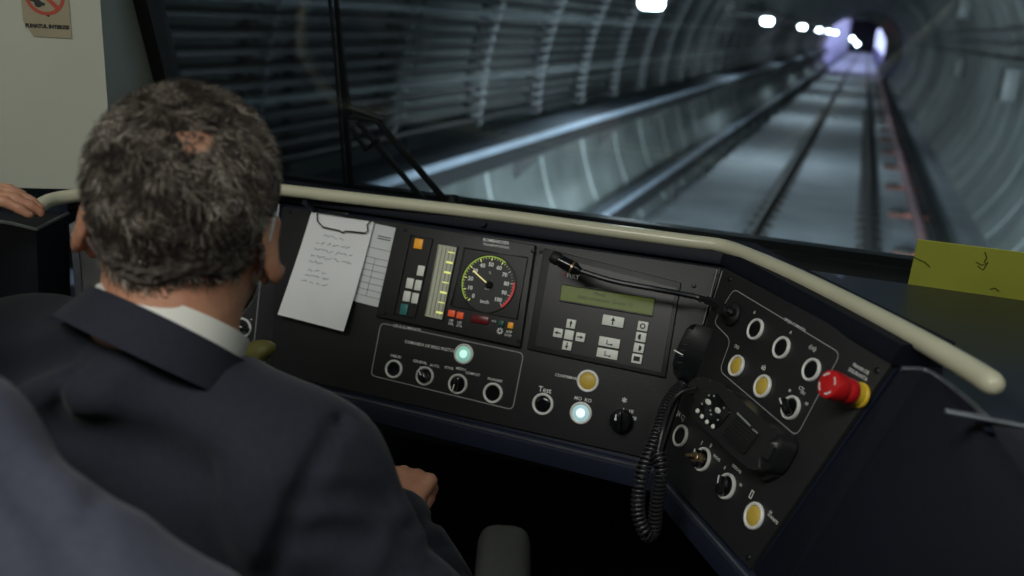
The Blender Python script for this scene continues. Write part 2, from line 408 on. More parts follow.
def rail_profile(): return [(-.07, 0), (.07, 0), (.07, .012), (.012, .03), (.012, .115), (.036, .125), (.036, .16), (-.036, .16), (-.036, .125), (-.012, .115), (-.012, .03), (-.07, .012)]
def make_track_rail(x, label):
    r = thing('track_rail', label, 'rail', (x, 38, BEDZ+0.02), 'running rails on the track bed')
    mb = MB(); pr = rail_profile(); n = len(pr); vs = []; fs = []
    for y in (1.0, 189.0):
        for px, pz in pr: vs.append((x+px, y, BEDZ+0.02+pz))
    for i in range(n): fs.append((i, (i+1) % n, n+(i+1) % n, n+i))
    mb.add(vs, fs); mb.build('rail_web', 'rail_rust', r)
    t = MB(); t.box((x, 95, BEDZ+0.184), (0.062, 188, 0.008)); t.build('rail_head', 'rail_top', r, label='polished steel running surface')
    f = MB(); f.box((0, 0, .012), (0.34, 0.15, 0.024), bev=.004)
    for sx in (-1, 1):
        f.tube([(sx*.125, -.05, .03), (sx*.09, -.05, .055), (sx*.07, 0, .03), (sx*.09, .05, .055), (sx*.125, .05, .03)], .011, 6)
        f.lathe([(.018, 0), (.018, .04), (0, .045)], T(sx*.115, 0, .02), 8)
    me0 = None
    for k in range(48):
        y = 6.0+0.65*k
        if me0 is None:
            o = f.build('rail_fastener', 'rail_rust', r); me0 = o
            o.matrix_parent_inverse = I4
        else:
            o = me0.copy(); COL.objects.link(o)
        o.location = (0, y-38, -0.012)
    return r
make_track_rail(-1.03, 'left rail')['label'] = 'left steel running rail on the pale track bed'
make_track_rail(0.435, 'right steel running rail on the pale track bed, beside the pink conduit')

tr = thing('third_rail', 'dark covered third rail along the foot of the right tunnel wall', 'rail', (1.36, 38, BEDZ))
mb = MB(); mb.prism([(-.06, .19), (.06, .19), (.075, .14), (.075, .08), (.06, .08), (.06, .13), (-.06, .13), (-.06, .08), (-.075, .08), (-.075, .14)], -37, 37, frame((1.36, 38, BEDZ), (1, 0, 0), (0, 0, 1), (0, -1, 0))); mb.build('cover', 'cable', tr)
mb = MB(); mb.box((1.36, 38, BEDZ+.10), (.06, 74, .05)); mb.build('conductor_rail', 'rail_rust', tr)
for k in range(18):
    y = 9.5+2.9*k
    mb = MB(); mb.box((1.10, y, BEDZ+.04), (.72, .12, .07), bev=.01); mb.box((1.36, y, BEDZ+.055), (.10, .10, .04), bev=.008)
    mb.box((0.86, y, BEDZ+.07), (.22, .2, .05), bev=.01, mi=1)
    mb.build('support_bracket', ['orange', 'black'], tr)
mb = MB(); mb.tube([(1.10, 3, BEDZ+.155), (1.10, 30, BEDZ+.155), (1.10, 75, BEDZ+.155)], .075, 10)
tag(mb.build('conduit', 'pink'), 'faded pink conduit lying beside the third rail', 'pipe')

# left wall: walkway tray, lower duct, cables, hangers
def long_box(name, label, cat, x0, x1, z0, z1, m, mtop, y0=1.0, y1=76):
    t = thing(name, label, cat, ((x0+x1)/2, (y0+y1)/2, z0))
    mb = MB(); mb.box(((x0+x1)/2, (y0+y1)/2, (z0+z1-.03)/2), (x1-x0, y1-y0, z1-.03-z0), bev=.01); mb.build('side', m, t)
    mb = MB(); mb.box(((x0+x1)/2, (y0+y1)/2, z1-.015), (x1-x0, y1-y0, .028), bev=.006); mb.build('top_plate', 'ledge_top', t)
    mb = MB(); mb.box((x1+.012, (y0+y1)/2, z1-.03), (.024, y1-y0, .06), bev=.006); mb.build('front_lip', mtop, t, label='front lip with a highlight in its pale colour')
    return t
long_box('walkway_tray', 'upper galvanised cable tray running along the left tunnel wall', 'tray', -3.0, -2.62, -1.18, -.98, 'ledge_dark', 'ledge')
long_box('cable_duct', 'lower dark cable duct beside the track bed on the left', 'duct', -2.57, -2.43, -2.30, -2.02, 'ledge_dark', 'ledge')
for k in range(24):
    y = 5+3.0*k
    mb = MB(); mb.prism([(-2.95, -1.185), (-2.64, -1.185), (-2.93, -1.48)], -.02, .02, frame((0, y, 0), (1, 0, 0), (0, 0, 1), (0, -1, 0)))
    tag(mb.build('tray_bracket', 'ledge_dark'), 'dark triangular bracket under the galvanised cable tray on the left wall', 'bracket', 'brackets under the left cable tray')
    mb = MB(); mb.box((-2.50, y, -2.492), (.08, .06, .376), bev=.005); tag(mb.build('duct_support', 'ledge_dark'), 'short dark post carrying the low cable duct beside the track', 'post', 'posts under the low cable duct')
def wall_x(z, side=-1): return TX+side*math.sqrt(max(.01, TR_**2-(z-TZ)**2))
cz = [-.84+.086*i for i in range(17)]
ORD = ['lowest', 'second', 'third', 'fourth', 'fifth', 'sixth', 'seventh', 'eighth', 'ninth', 'tenth', 'eleventh', 'twelfth', 'thirteenth', 'fourteenth', 'fifteenth', 'sixteenth', 'topmost']
for i, z in enumerate(cz):
    r = [.028, .030, .024, .029, .026, .030, .027][i % 7]; x = wall_x(z)+.12; pts = []
    for k in range(0, 52): pts.append((x+rng.normal(0, .003), 1.0+1.5*k, z+.002*rng.random()))
    mb = MB(); mb.tube(pts, r, 8); g_ = i in (4, 10)
    pos = ORD[i]+(' of the bundle' if i in (0, 16) else ' from the bottom of the bundle')
    tag(mb.build('tunnel_cable', 'cable_grey' if g_ else 'cable'), ('grey' if g_ else 'black')+' cable strung along the left tunnel wall, '+pos, 'cable', 'cables along the left tunnel wall')
mb = MB(); zz = np.linspace(-.9, .58, 12); pts = [(wall_x(z)+.02, 0, z) for z in zz]
for z in cz: mb.tube([(wall_x(z)+.02, 0, z+.015), (wall_x(z)+.07, 0, z-.045), (wall_x(z)+.16, 0, z-.045), (wall_x(z)+.178, 0, z+.005)], .010, 6)
mb.tube(pts, .028, 6)
b0 = mb.build('cable_hanger', 'bracket'); tag(b0, 'curved metal hanger holding the cable bundle on the left tunnel wall', 'bracket', 'cable hangers on the left wall')
base = Vector(b0.location)
for k in range(40):
    c = b0 if k == 0 else b0.copy()
    if k: COL.objects.link(c)
    c.location = base+Vector((0, 4.0+1.5*k, 0))

# right wall pipes and boxes
for i, (z, r, c) in enumerate([(.24, .05, 'cable_grey'), (.02, .045, 'cable_grey'), (-.2, .03, 'cable')]):
    mb = MB(); x = wall_x(z, 1)-.1; mb.tube([(x, 1, z), (x, 40, z), (x, 75.5, z)], r, 10)
    for k in range(30): mb.box((x+.04, 3+2.4*k, z), (.12, .10, r*2.6), bev=.01)
    tag(mb.build('wall_pipe', c), ['upper grey pipe', 'middle grey pipe', 'thin lower black pipe'][i]+' clamped along the right tunnel wall', 'pipe', 'pipes on the right tunnel wall')
for k, (y, z, s, lb) in enumerate([(17.5, -.62, .55, 'nearest grey cabinet'), (27, -.6, .5, 'second grey cabinet'), (23, .75, .45, 'high grey junction box')]):
    x = wall_x(z, 1)-.14; t = thing('wall_cabinet', lb+' fixed to the right tunnel wall', 'cabinet', (x, y, z-s/2), 'cabinets on the right tunnel wall')
    mb = MB(); mb.box((x, y, z), (.25, s*.8, s), bev=.02); mb.build('body', 'cable_grey', t)
    mb = MB(); mb.box((x-.13, y, z), (.012, s*.7, s*.9), bev=.005); mb.build('door', 'ledge_dark', t)
# lamps
lab = ['tunnel lamp hidden above the cab', 'nearest glowing tunnel lamp at the top edge of the windscreen', 'second glowing tunnel lamp, largest blob near the portal', 'third glowing tunnel lamp', 'fourth glowing tunnel lamp', 'fifth glowing tunnel lamp', 'sixth glowing tunnel lamp, beside the station portal']
for i, p in enumerate(LAMPS):
    if i == 0: continue
    t = thing('tunnel_lamp', lab[i]+' high on the left wall', 'lamp', p, 'lamps along the left tunnel wall')
    mb = MB(); mb.box((p[0], p[1], p[2]+.03), (.30, .42, .07), bev=.015); xw = wall_x(p[2]+.05)
    mb.box(((p[0]+xw)/2, p[1], p[2]+.041), (p[0]-xw, .05, .022)); mb.build('housing', 'bracket', t)
    mb = MB(); mb.box((p[0]+.03, p[1]-.02, p[2]-.065), (.22, .26, .14), bev=.05, seg=3); mb.build('diffuser', 'lamp', t)

# station beyond the portal
mb = MB(); mb.box((-3.4, 133, 0.2), (.3, 114, 6.2)); structure(mb.build('wall_left_station', 'tile')).name = 'wall_left'
mb = MB(); mb.box((1.2, 133, 3.3), (10, 114, .3)); structure(mb.build('ceiling', 'dark'))
mb = MB(); mb.box((1.2, 190.3, 0.2), (10, .4, 6.5)); structure(mb.build('wall_end', 'dark'))
mb = MB(); mb.box((3.8, 133, BEDZ+.55), (5.0, 114, 1.1), bev=.03); structure(mb.build('platform', 'tile'))
for k in range(4):
    t = thing('station_wall_panel', ['nearest', 'second', 'third', 'farthest'][k]+' glowing white panel along the station platform', 'panel', (1.34, 90+26*k, -1.5), 'glowing panels on the platform')
    mb = MB(); mb.box((1.44, 90+26*k, .05), (.12, 24, 3.0), bev=.02); mb.build('frame', 'tile', t)
    mb = MB(); mb.box((1.37, 90+26*k, .05), (.03, 23, 2.6), bev=.01); mb.build('glowing_face', 'station_lit', t)
for x, z, lb in ((-2.72, -.3, 'left'), (-1.7, -1.2, 'right')):
    t = thing('round_lamp', lb+' round white lamp on the dark far end of the station', 'lamp', (x, 190, z))
    mb = MB(); mb.lathe([(.45, 0), (.45, .12), (.36, .14)], frame((x, 190.08, z), (1, 0, 0), (0, 0, 1), (0, -1, 0)), 20); mb.build('housing', 'bracket', t)
    mb = MB(); mb.lathe([(.35, 0), (.35, .15), (.2, .2), (0, .22)], frame((x, 190.08, z), (1, 0, 0), (0, 0, 1), (0, -1, 0)), 20); mb.build('lens', 'lamp', t)

# ================================================================== CAB SHELL
FLOORZ = -1.45; GB_Y, GB_Z = 1.385, -0.345; GT_Z = 0.72; TG = math.tan(math.radians(25)); GT_Y = GB_Y-(GT_Z-GB_Z)*TG
mb = MB(); mb.box((-.2, .15, FLOORZ-.03), (2.6, 3.1, .06)); structure(mb.build('floor', 'floor'))
mb = MB(); mb.box((-.2, -.2, .76), (2.6, 2.3, .06)); structure(mb.build('ceiling_cab', 'wall')).name = 'ceiling'
mb = MB(); mb.box((-.2, -1.35, -.35), (2.6, .06, 2.2)); structure(mb.build('wall_back', 'cab_back'))
mb = MB(); mb.box((1.03, -.05, -.35), (.06, 2.5, 2.2)); structure(mb.build('wall_right', 'wall_shaded'))
# left wall: side piece, rear-facing corner panel, then the facet running to the windscreen pillar
CR = (-1.045, 1.065); CA = (-1.46, .825)
def wall_strip(name, pts, z0, z1, m, th=.03):
    mb = MB(); n = len(pts); vs = []; fs = []
    for p in pts: vs += [(p[0], p[1], z0), (p[0], p[1], z1), (p[0]-th, p[1]+th*.4, z0), (p[0]-th, p[1]+th*.4, z1)]
    for i in range(n-1):
        a = i*4; b = a+4
        fs += [(a, b, b+1, a+1), (a+2, a+3, b+3, b+2), (a+1, b+1, b+3, a+3), (a, a+2, b+2, b)]
    fs += [(0, 1, 3, 2), (4*n-4, 4*n-2, 4*n-1, 4*n-3)]
    mb.add(vs, fs); return mb.build(name, m)
structure(wall_strip('wall_left', [(-1.46, -1.32), (-1.46, .83)], FLOORZ, .74, 'wall'))
structure(wall_strip('wall_corner', [CA, CR], -.29, .74, 'wall'))
# pillar facet: quad from the crease to the sloping windscreen edge
def gy(z): return GB_Y-(z-GB_Z)*TG
def gpx(z): return -1.180+.17*(z+.345)
mb = MB(); zs = [-.345, -.2, 0, .3, .70]; vs = []; fs = []
for z in zs: vs += [(CR[0], CR[1], z) if gy(z) > CR[1]+.01 else (CR[0], gy(z)-.02, z), (gpx(z), gy(z)-.01, z), (CR[0]-.04, CR[1], z) if gy(z) > CR[1]+.01 else (CR[0]-.04, gy(z)-.02, z), (gpx(z)-.04, gy(z)-.01, z)]
for i in range(len(zs)-1):
    a = 4*i; b = a+4; fs += [(a, a+1, b+1, b), (a+2, b+2, b+3, a+3), (a+1, a+3, b+3, b+1), (a, b, b+2, a+2)]
fs += [(0, 2, 3, 1), (len(vs)-4, len(vs)-3, len(vs)-1, len(vs)-2)]
mb.add(vs, fs); structure(mb.build('trim_1', 'wall_shaded'))
# thin pale strip and black gasket of the windscreen
mb = MB(); mb.tube([(gpx(z)+.004, gy(z)-.012, z) for z in (-.345, 0, .70)], .0055, 8); structure(mb.build('trim_2', 'cream'))
G3 = lambda x, z, o=0.0: (x, gy(z)+o*math.cos(math.radians(25)), z+o*math.sin(math.radians(25)))
def gbar(mb, x0, z0, x1, z1, w=.03, d=.02):
    mb.tube([G3(x0, z0), G3(x1, z1)], w/2, 10)
w1 = thing('window_1', 'sloping front windscreen of the cab with black rubber gasket', 'window', (0, GB_Y, GB_Z)); w1['kind'] = 'structure'
mb = MB(); XL0, XR0 = -1.10, 1.0
a = Vector(G3(0, GB_Z)); hgt = (GT_Z-GB_Z)/math.cos(math.radians(25))
GX = frame((0, GB_Y, GB_Z), (1, 0, 0), (0, -math.sin(math.radians(25)), math.cos(math.radians(25))), (0, -math.cos(math.radians(25)), -math.sin(math.radians(25))))
def gpoly(x0, x1, v0, v1, z0, z1, mi=0, bev=0.0): mb.prism([(x0, v0), (x1, v0), (x1, v1), (x0, v1)], z0, z1, GX, bev, mi)
gpoly(-1.6, 1.0, 0.0, .018, -.02, .016); gpoly(-1.6, 1.0, hgt-.03, hgt, -.02, .016); gpoly(.975, 1.0, .018, hgt-.03, -.02, .016)
mb.prism([(-1.190, .0), (-1.148, .0), (-.968, hgt), (-1.015, hgt)], -.02, .018, GX); mb.build('window_gasket', 'black', w1, label='black rubber gasket')
mb = MB(); mb.prism([(-1.16, .01), (.985, .01), (.985, hgt-.01), (-.98, hgt-.01)], -.004, .004, GX); gl = mb.build('window_pane', 'glass', w1, smooth=None)

# no smoking sticker on the corner panel
cn = np.array([CR[0]-CA[0], CR[1]-CA[1], 0]); cn /= np.linalg.norm(cn); cN = np.array([cn[1], -cn[0], 0.0])
WX = PF.__new__(PF); WX.o = np.array([CR[0], CR[1], 0.0]); WX.h = cn; WX.e = np.array([0, 0, 1.0]); WX.n = cN; WX.X = frame(WX.o, cn, WX.e, cN)
s0 = WX.l(25, 36); s1 = WX.l(72, 36); sw = s1[0]-s0[0]; sc_ = (s0[0]+s1[0])/2; sb = s0[1]; sh = sw*1.45
t = thing('no_smoking_sticker', 'beige no smoking sticker with red ring on the pale left wall', 'sticker', WX.w(sc_, sb, 0))
SX = WX.X @ T(sc_, sb, .0012)
mb = MB(); mb.prism([(-sw/2+.012, 0), (sw/2, .0), (sw/2, sh), (-sw/2, sh), (-sw/2, .02)], 0, .0008, SX); mb.build('sticker_sheet', 'sign', t)
cy = sh*.62; R_ = sw*.42
mb = MB(); mb.ringlathe([(R_*.82, .0009), (R_, .0009), (R_, .0014), (R_*.82, .0014)], SX @ T(0, cy), 40, 0)
mb.prism([(-R_*.66, R_*.5), (-R_*.5, R_*.66), (R_*.66, -R_*.5), (R_*.5, -R_*.66)], .0009, .0015, SX @ T(0, cy), mi=0)
mb.build('prohibition_ring', 'sign_red', t)
mb = MB(); mb.text('FUMATUL INTERZIS', sw*.105, SX @ T(0, sh*.16, .0011), bold=.0006); mb.build('lettering', 'sign_black', t)
mb = MB(); mb.box((-.01, -.012, .001), (R_*1.0, R_*.16, .0006), SX @ T(0, cy) @ RZ(-20)); mb.box((R_*.42, -.024, .001), (R_*.16, R_*.16, .0006), SX @ T(0, cy) @ RZ(-20))
mb.lathe([(R_*.2, .0008), (R_*.2, .0012)], SX @ T(-R_*.35, cy-R_*.42), 14); mb.build('cigarette_symbol', 'sign_black', t)

# wipers outside the glass
wn = np.array([0, -math.cos(math.radians(25)), -math.sin(math.radians(25))]); wo = np.array([0, GB_Y, GB_Z])-wn*.05
def wp(x, y): return onpl(x, y, wo, wn)
def wiper(label, pts_arm, blade, links):
    t = thing('windscreen_wiper', label, 'wiper', wp(*pts_arm[0]))
    mb = MB(); mb.tube([wp(*p) for p in pts_arm], .006, 8); mb.lathe([(.016, -.02), (.016, .02), (.010, .03), (0, .03)], Matrix.Translation(wp(*pts_arm[0])), 12); mb.build('arm', 'black', t)
    for l in links:
        mb = MB(); mb.tube([wp(*p) for p in l], .005, 8); mb.build('linkage', 'black', t)
    if blade:
        mb = MB(); P = [Vector(wp(*p)) for p in blade]; off = Vector(wn)*.02
        mb.tube(P, [.003, .006, .0065, .005], 6); mb.tube([p+off for p in P], .003, 6); mb.tube([P[1], Vector(wp(*pts_arm[-1]))], .006, 6); mb.build('blade', 'black', t)
    return t
wiper('black windscreen wiper with tall upright blade and slanting twin arms', [(452, 212), (444, 199), (376, 119), (349, 116)], [(333, -40), (342, 60), (346, 116), (351, 192)], [[(430, 210), (422, 198), (358, 122)], [(350, 108), (384, 120)], [(352, 128), (366, 150), (378, 140)]])

# ================================================================== CONSOLE
TH = .006
Tz = WP.w(0, -.01)[2]
J2t = CP.w(*CP.l(725, 268)); J2b = CP.w(*CP.l(658, 468)); J1t = CP.w(*CP.l(279, 205)); J1b = CP.w(*CP.l(262, 373))
W_tr = WP.w(*WP.l(903, 358)); W_br = WP.w(*WP.l(752, 573))
L_tl = LP.w(-LLEN, 0); L_bl = LP.w(-LLEN, -.30)
con = thing('driver_console', 'dark navy driver console with angled wings under a cream grab rail', 'console', (-.5, 1.4, FLOORZ))
# skin behind the panels: top edges to bottom edges
def offv(p, F, d): return np.array(p)+F.n*d
mb = MB()
def slab(F, a, b, c, d, th=.02):   # four world points on F's plane, thickness backwards
    q = [np.array(p) for p in (a, b, c, d)]; vs = [tuple(p-F.n*.001) for p in q]+[tuple(p-F.n*th) for p in q]
    mb.add(vs, [(0, 1, 2, 3), (7, 6, 5, 4), (0, 4, 5, 1), (1, 5, 6, 2), (2, 6, 7, 3), (3, 7, 4, 0)])
slab(LP, L_tl, J1t, J1b, L_bl); slab(CP, J1t, J2t, J2b, J1b); slab(WP, J2t, W_tr, W_br, J2b)
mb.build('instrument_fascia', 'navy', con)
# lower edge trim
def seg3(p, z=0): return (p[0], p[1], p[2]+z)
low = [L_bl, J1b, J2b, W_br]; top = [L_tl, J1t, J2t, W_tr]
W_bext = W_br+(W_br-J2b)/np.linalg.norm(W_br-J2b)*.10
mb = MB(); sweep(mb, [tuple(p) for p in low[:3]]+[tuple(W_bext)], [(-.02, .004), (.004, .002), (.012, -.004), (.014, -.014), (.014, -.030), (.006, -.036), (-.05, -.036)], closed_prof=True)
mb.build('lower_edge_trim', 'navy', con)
mb = MB(); sweep(mb, [tuple(p) for p in low[:3]]+[tuple(W_bext)], [(.008, .0015), (.0105, .0005), (.0105, -.001), (.008, .0)], closed_prof=True); mb.build('trim_highlight_strip', 'rail_edge', con, label='thin pale strip as painted edge highlight')  # highlight along the trim edge, added as a pale strip
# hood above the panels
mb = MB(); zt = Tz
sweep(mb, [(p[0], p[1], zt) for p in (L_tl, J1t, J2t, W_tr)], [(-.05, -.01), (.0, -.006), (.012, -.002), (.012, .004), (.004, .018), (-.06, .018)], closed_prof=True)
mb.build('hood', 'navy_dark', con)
# dash top behind the hood
ck = [onz(*p, -.315) for p in ((906, 361), (925, 368), (943, 378), (972, 401), (988, 415), (1024, 424))]; ck = [(float(p[0]), float(p[1])) for p in ck]
ZD = -.318
front = [(-1.44, .90), (L_tl[0]-.004, L_tl[1])]+[(float(p[0]), float(p[1])) for p in (J1t, J2t, W_tr)]+ck[1:]+[(.98, ck[-1][1]-.01)]
mb = MB(); vs = []; fs = []
for p in front: vs += [(p[0], p[1], ZD), (p[0], max(1.30, p[1]+.001), ZD), (p[0], 1.40, ZD-.035), (p[0], p[1], ZD-.012)]
for i in range(len(front)-1):
    a = 4*i; b = a+4; fs += [(a, b, b+1, a+1), (a+1, b+1, b+2, a+2), (a, a+3, b+3, b)]
mb.add(vs, fs); mb.build('dash_top', 'navy', con)
def ccw(p): return p if sum(p[i][0]*p[(i+1) % len(p)][1]-p[(i+1) % len(p)][0]*p[i][1] for i in range(len(p))) > 0 else p[::-1]
# right cheek below its worn top edge
pts = [(W_tr[0], W_tr[1])]+ck[1:]+[(.98, ck[-1][1]-.01)]
mb = MB(); vs = []; fs = []
zb = W_br[2]
for i, p in enumerate(pts):
    k = i/(len(pts)-1)
    lo = np.array([W_br[0]+(.98-W_br[0])*k**2, W_br[1]+(.42-W_br[1])*k**1.2, zb])
    vs += [(p[0], p[1], ZD), tuple(lo), (lo[0], lo[1]+.02, FLOORZ)]
for i in range(len(pts)-1):
    a = 3*i; fs += [(a, a+3, a+4, a+1), (a+1, a+4, a+5, a+2)]
n0 = len(vs); vs += [tuple(W_br), tuple(W_tr)]
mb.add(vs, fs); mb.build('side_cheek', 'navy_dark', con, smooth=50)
mb = MB(); mb.tube(catmull([(p[0], p[1], ZD+.001) for p in pts], 4), .0028, 8); mb.build('cheek_edge_strip', 'rail_edge', con, label='worn silver edge strip')
# left cheek
lc = [onz(*p, -.315) for p in ((68, 212), (36, 228), (12, 222), (-40, 214))]; lc = [(float(p[0]), float(p[1])) for p in lc]
mb = MB(); vs = []; fs = []
for p in lc: vs += [(p[0], p[1], ZD), (p[0]+.01, p[1]-.03, -.62), (p[0]+.02, p[1]-.01, FLOORZ)]
for i in range(len(lc)-1): a = 3*i; fs += [(a, a+1, a+4, a+3), (a+1, a+2, a+5, a+4)]
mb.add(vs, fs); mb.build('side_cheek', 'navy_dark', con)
mb = MB(); mb.tube([(p[0], p[1], ZD+.001) for p in lc], .0026, 8); mb.build('cheek_edge_strip', 'rail_edge', con, label='worn silver edge strip')
# left dash infill to the wall
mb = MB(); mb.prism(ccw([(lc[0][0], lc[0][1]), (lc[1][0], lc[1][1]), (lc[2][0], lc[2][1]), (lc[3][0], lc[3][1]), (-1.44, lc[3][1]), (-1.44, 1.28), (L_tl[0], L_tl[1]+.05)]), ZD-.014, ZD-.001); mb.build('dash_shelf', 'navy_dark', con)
# knee space
mb = MB(); mb.box((-.25, 1.62, -.90), (2.5, .03, 1.10)); mb.box((-.25, 1.51, -.37), (2.5, .26, .01)); mb.build('knee_space_lining', 'panel_deep', con)
bc = ray(548, 484)*1.62
mb = MB(); mb.box((-.62, 1.54, bc[2]), (.55, .10, .055), bev=.006); tag(mb.build('footwell_heater', 'foot'), 'dark grey heater box in the footwell below the console', 'heater')
# grab rail
rp = [onz(*p, -.288) for p in ((33, 213), (48, 201), (84, 194.5))]+[onz(*p, -.288) for p in ((255, 187), (283, 190), (400, 203.5), (500, 215.5), (600, 229.5), (690, 241.5), (722, 246), (750, 256), (800, 278), (860, 308), (920, 340), (970, 369), (999, 388))]
mid = [rp[2]+(rp[3]-rp[2])*.35+np.array([-.02, .02, 0]), rp[2]+(rp[3]-rp[2])*.75+np.array([-.01, .012, 0])]
rp = rp[:3]+mid+rp[3:]
rc = catmull(rp, 5); n = len(rc); rr = []
for i in range(n):
    s = i/(n-1); r = .0102 if s < .62 else .0102+.0018*(s-.62)/.38
    if i == 0 or i == n-1: r *= .45
    elif i == 1 or i == n-2: r *= .85
    rr.append(r*.96)
mb = MB(); mb.tube(rc, rr, 14); rl = mb.build('grab_rail', 'cream', con, smooth=60, label='cream painted grab rail')
for p in ((300, 196), (480, 217), (640, 237), (800, 281), (915, 342)):
    q = onz(*p, -.288)+np.array([0, .012, -.012]); mb = MB(); mb.tube([q, q+np.array([0, .03, -.018])], .005, 8); mb.build('rail_bracket', 'navy_dark', rl)

# ---- helpers for controls
def ring_prof(ro, ri, h): return [(ri, 0), (ro, 0), (ro, h*.7), (ro-(ro-ri)*.25, h), (ri+(ro-ri)*.25, h), (ri, h*.75)]
def px_r(F, x, y, rpx):  # radius in metres of rpx pixels at that spot
    p = F.w(*F.l(x, y)); return rpx/FPX*float(np.dot(p, FW))
def button(par, F, x, y, cap, rpx=10.3, label=None, name='push_button', z0=TH, glow=None):
    r = px_r(F, x, y, rpx); u, v = F.l(x, y, z0); X = F.X @ T(u, v, z0)
    mb = MB(); mb.ringlathe(ring_prof(r, r*.76, .0034), X, 32); b = mb.build(name, 'chrome', par, smooth=50, label=label)
    mb = MB(); mb.lathe([(r*.75, -.001), (r*.75, .0016), (r*.68, .0028), (r*.3, .0026 if cap == 'black' else .0034), (0, .0026 if cap == 'black' else .0036)], X, 28)
    mb.build('button_cap', 'plastic_gloss' if cap == 'black' else cap, b, smooth=50)
    if glow: mb = MB(); mb.lathe([(r*.44, .0030), (r*.36, .0038), (0, .0040)], X, 20); mb.build('lit_centre', glow, b)
    return b
def selector(par, F, x, y, ang, rpx=9.8, label=None, z0=TH):
    r = px_r(F, x, y, rpx); u, v = F.l(x, y, z0); X = F.X @ T(u, v, z0)
    mb = MB(); mb.ringlathe(ring_prof(r, r*.78, .0036), X, 32); b = mb.build('selector_switch', 'chrome', par, smooth=50, label=label)
    mb = MB(); mb.lathe([(r*.74, -.001), (r*.72, .003), (0, .003)], X, 24)
    mb.box((0, -r*.04, .008), (r*.62, r*1.40, .012), X @ RZ(ang), bev=.003); mb.build('knob', 'plastic_gloss', b)
    mb = MB(); mb.box((0, r*.35, .0145), (r*.1, r*.6, .0008), X @ RZ(ang)); mb.build('pointer_mark', 'white_ink', b)
    return b
def screw(par, F, x, y, r=.0032, z0=TH):
    u, v = F.l(x, y, z0); X = F.X @ T(u, v, z0) @ RZ(random.uniform(0, 90))
    mb = MB(); mb.lathe([(r, 0), (r, .0008), (r*.7, .0018), (0, .002)], X, 14, 0); mb.box((0, 0, .002), (r*1.3, r*.3, .0004), X, mi=1)
    mb.build('screw', ['dark_wire', 'black'], par)
def rounded(poly, r, k=4):
    out = []; n = len(poly)
    for i in range(n):
        p = Vector(poly[i]).to_2d(); a = (Vector(poly[i-1]).to_2d()-p); b = (Vector(poly[(i+1) % n]).to_2d()-p)
        d = min(r, a.length*.45, b.length*.45); A = p+a.normalized()*d; B = p+b.normalized()*d
        for j in range(k+1): t_ = j/k; out.append(tuple((A*(1-t_)**2+p*2*t_*(1-t_)+B*t_*t_)))
    return out
def lettering(par, F, items, z=TH, name='lettering', m='white_ink'):
    mb = MB()
    for t_, x, y, spx, rot in items:
        u, v = F.l(x, y, z); s = px_r(F, x, y, spx); mb.text(t_, s, F.X @ T(u, v, z+.0004) @ RZ(rot), bold=s*.012)
    return mb.build(name, m, par, smooth=None)
def pline(par, F, polys, wpx=1.0, z=TH, name='printed_outline', m='grey_ink', closed=True, r=.008):
    mb = MB()
    for P in polys:
        q = [F.l(*p, z) for p in P]; w = px_r(F, *P[0], wpx)
        if closed: mb.polyline(rounded(q, r), w, F.X, z+.0003, True)
        else: mb.polyline(q, w, F.X, z+.0003, False)
    return mb.build(name, m, par, smooth=None)
def plate(par, F, poly, z1, m, name, bev=.0015, z0=-.0005, label=None):
    mb = MB(); mb.prism([F.l(*p) for p in poly], z0, z1, F.X, bev); return mb.build(name, m, par, label=label)

# ---- centre panel (lower part, clip area)
cpn = thing('centre_control_panel', 'wide black centre control panel with lower row of ringed buttons', 'control panel', CP.w(0, -.3))
plate(cpn, CP, [(284, 207), (722, 269), (660, 461), (266, 371)], TH, 'panel', 'panel_plate')
pline(cpn, CP, [[(381, 323), (523.8, 353.4), (512.7, 409.7), (371, 375.4)]])
button(cpn, CP, 464, 354, 'mint_lit', 10.2, 'glowing mint green push button', glow='mint_glow')
button(cpn, CP, 394, 369, 'black', 9.3); button(cpn, CP, 493, 393, 'black', 10.3)
selector(cpn, CP, 425, 376, 40, 9.6); selector(cpn, CP, 458, 384, 172, 10.2)
button(cpn, CP, 543, 404, 'black', 11); button(cpn, CP, 588, 381, 'yellow_lit', 11.2, 'yellow push button'); button(cpn, CP, 581, 413, 'white_lit', 11.2, 'glowing white push button', glow='white_glow')
# bare black rotary knob
u, v = CP.l(622, 421, TH); X = CP.X @ T(u, v, TH); r = px_r(CP, 622, 421, 12)
mb = MB(); mb.lathe([(r, 0), (r, .006), (r*.85, .01), (r*.8, .016), (0, .017)], X, 26); mb.box((0, 0, .02), (r*.42, r*1.7, .012), X @ RZ(8), bev=.004); kb = mb.build('rotary_knob', 'plastic_gloss', cpn)
mb = MB(); mb.box((-r*.35, r*.25, .0185), (r*.18, r*.5, .004), X @ RZ(-5)); mb.build('pointer_mark', 'white_ink', kb)
lettering(cpn, CP, [('USI & ILUMINATE', 407, 328, 4.0, 0), ('COMANDA DE MERS POSTULATE', 433, 347, 4.2, 0), ('FARURI', 396, 356.5, 3.6, 0), ('GENERAL', 420, 362, 3.6, 0), ('AUTO.', 435, 366, 3.6, 0),
    ('STINS', 449, 368, 3.6, 0), ('MEDIU', 461, 369, 3.6, 0), ('COMPLET', 473, 374, 3.6, 0), ('FRANARE', 495, 380, 3.6, 0), ('.', 421, 365, 8, 0), ('.', 432, 368, 8, 0), ('CONFIRMARE', 567, 377, 4.0, 0),
    ('Test', 545, 390, 7.5, 0), ('MO  KO', 583, 399.5, 5, 0), ('*', 624, 402.5, 12, 0), ('-', 623, 409, 8, 90), ('10', 631, 411.5, 5, 0), ('20', 634, 418.5, 5, 0)])
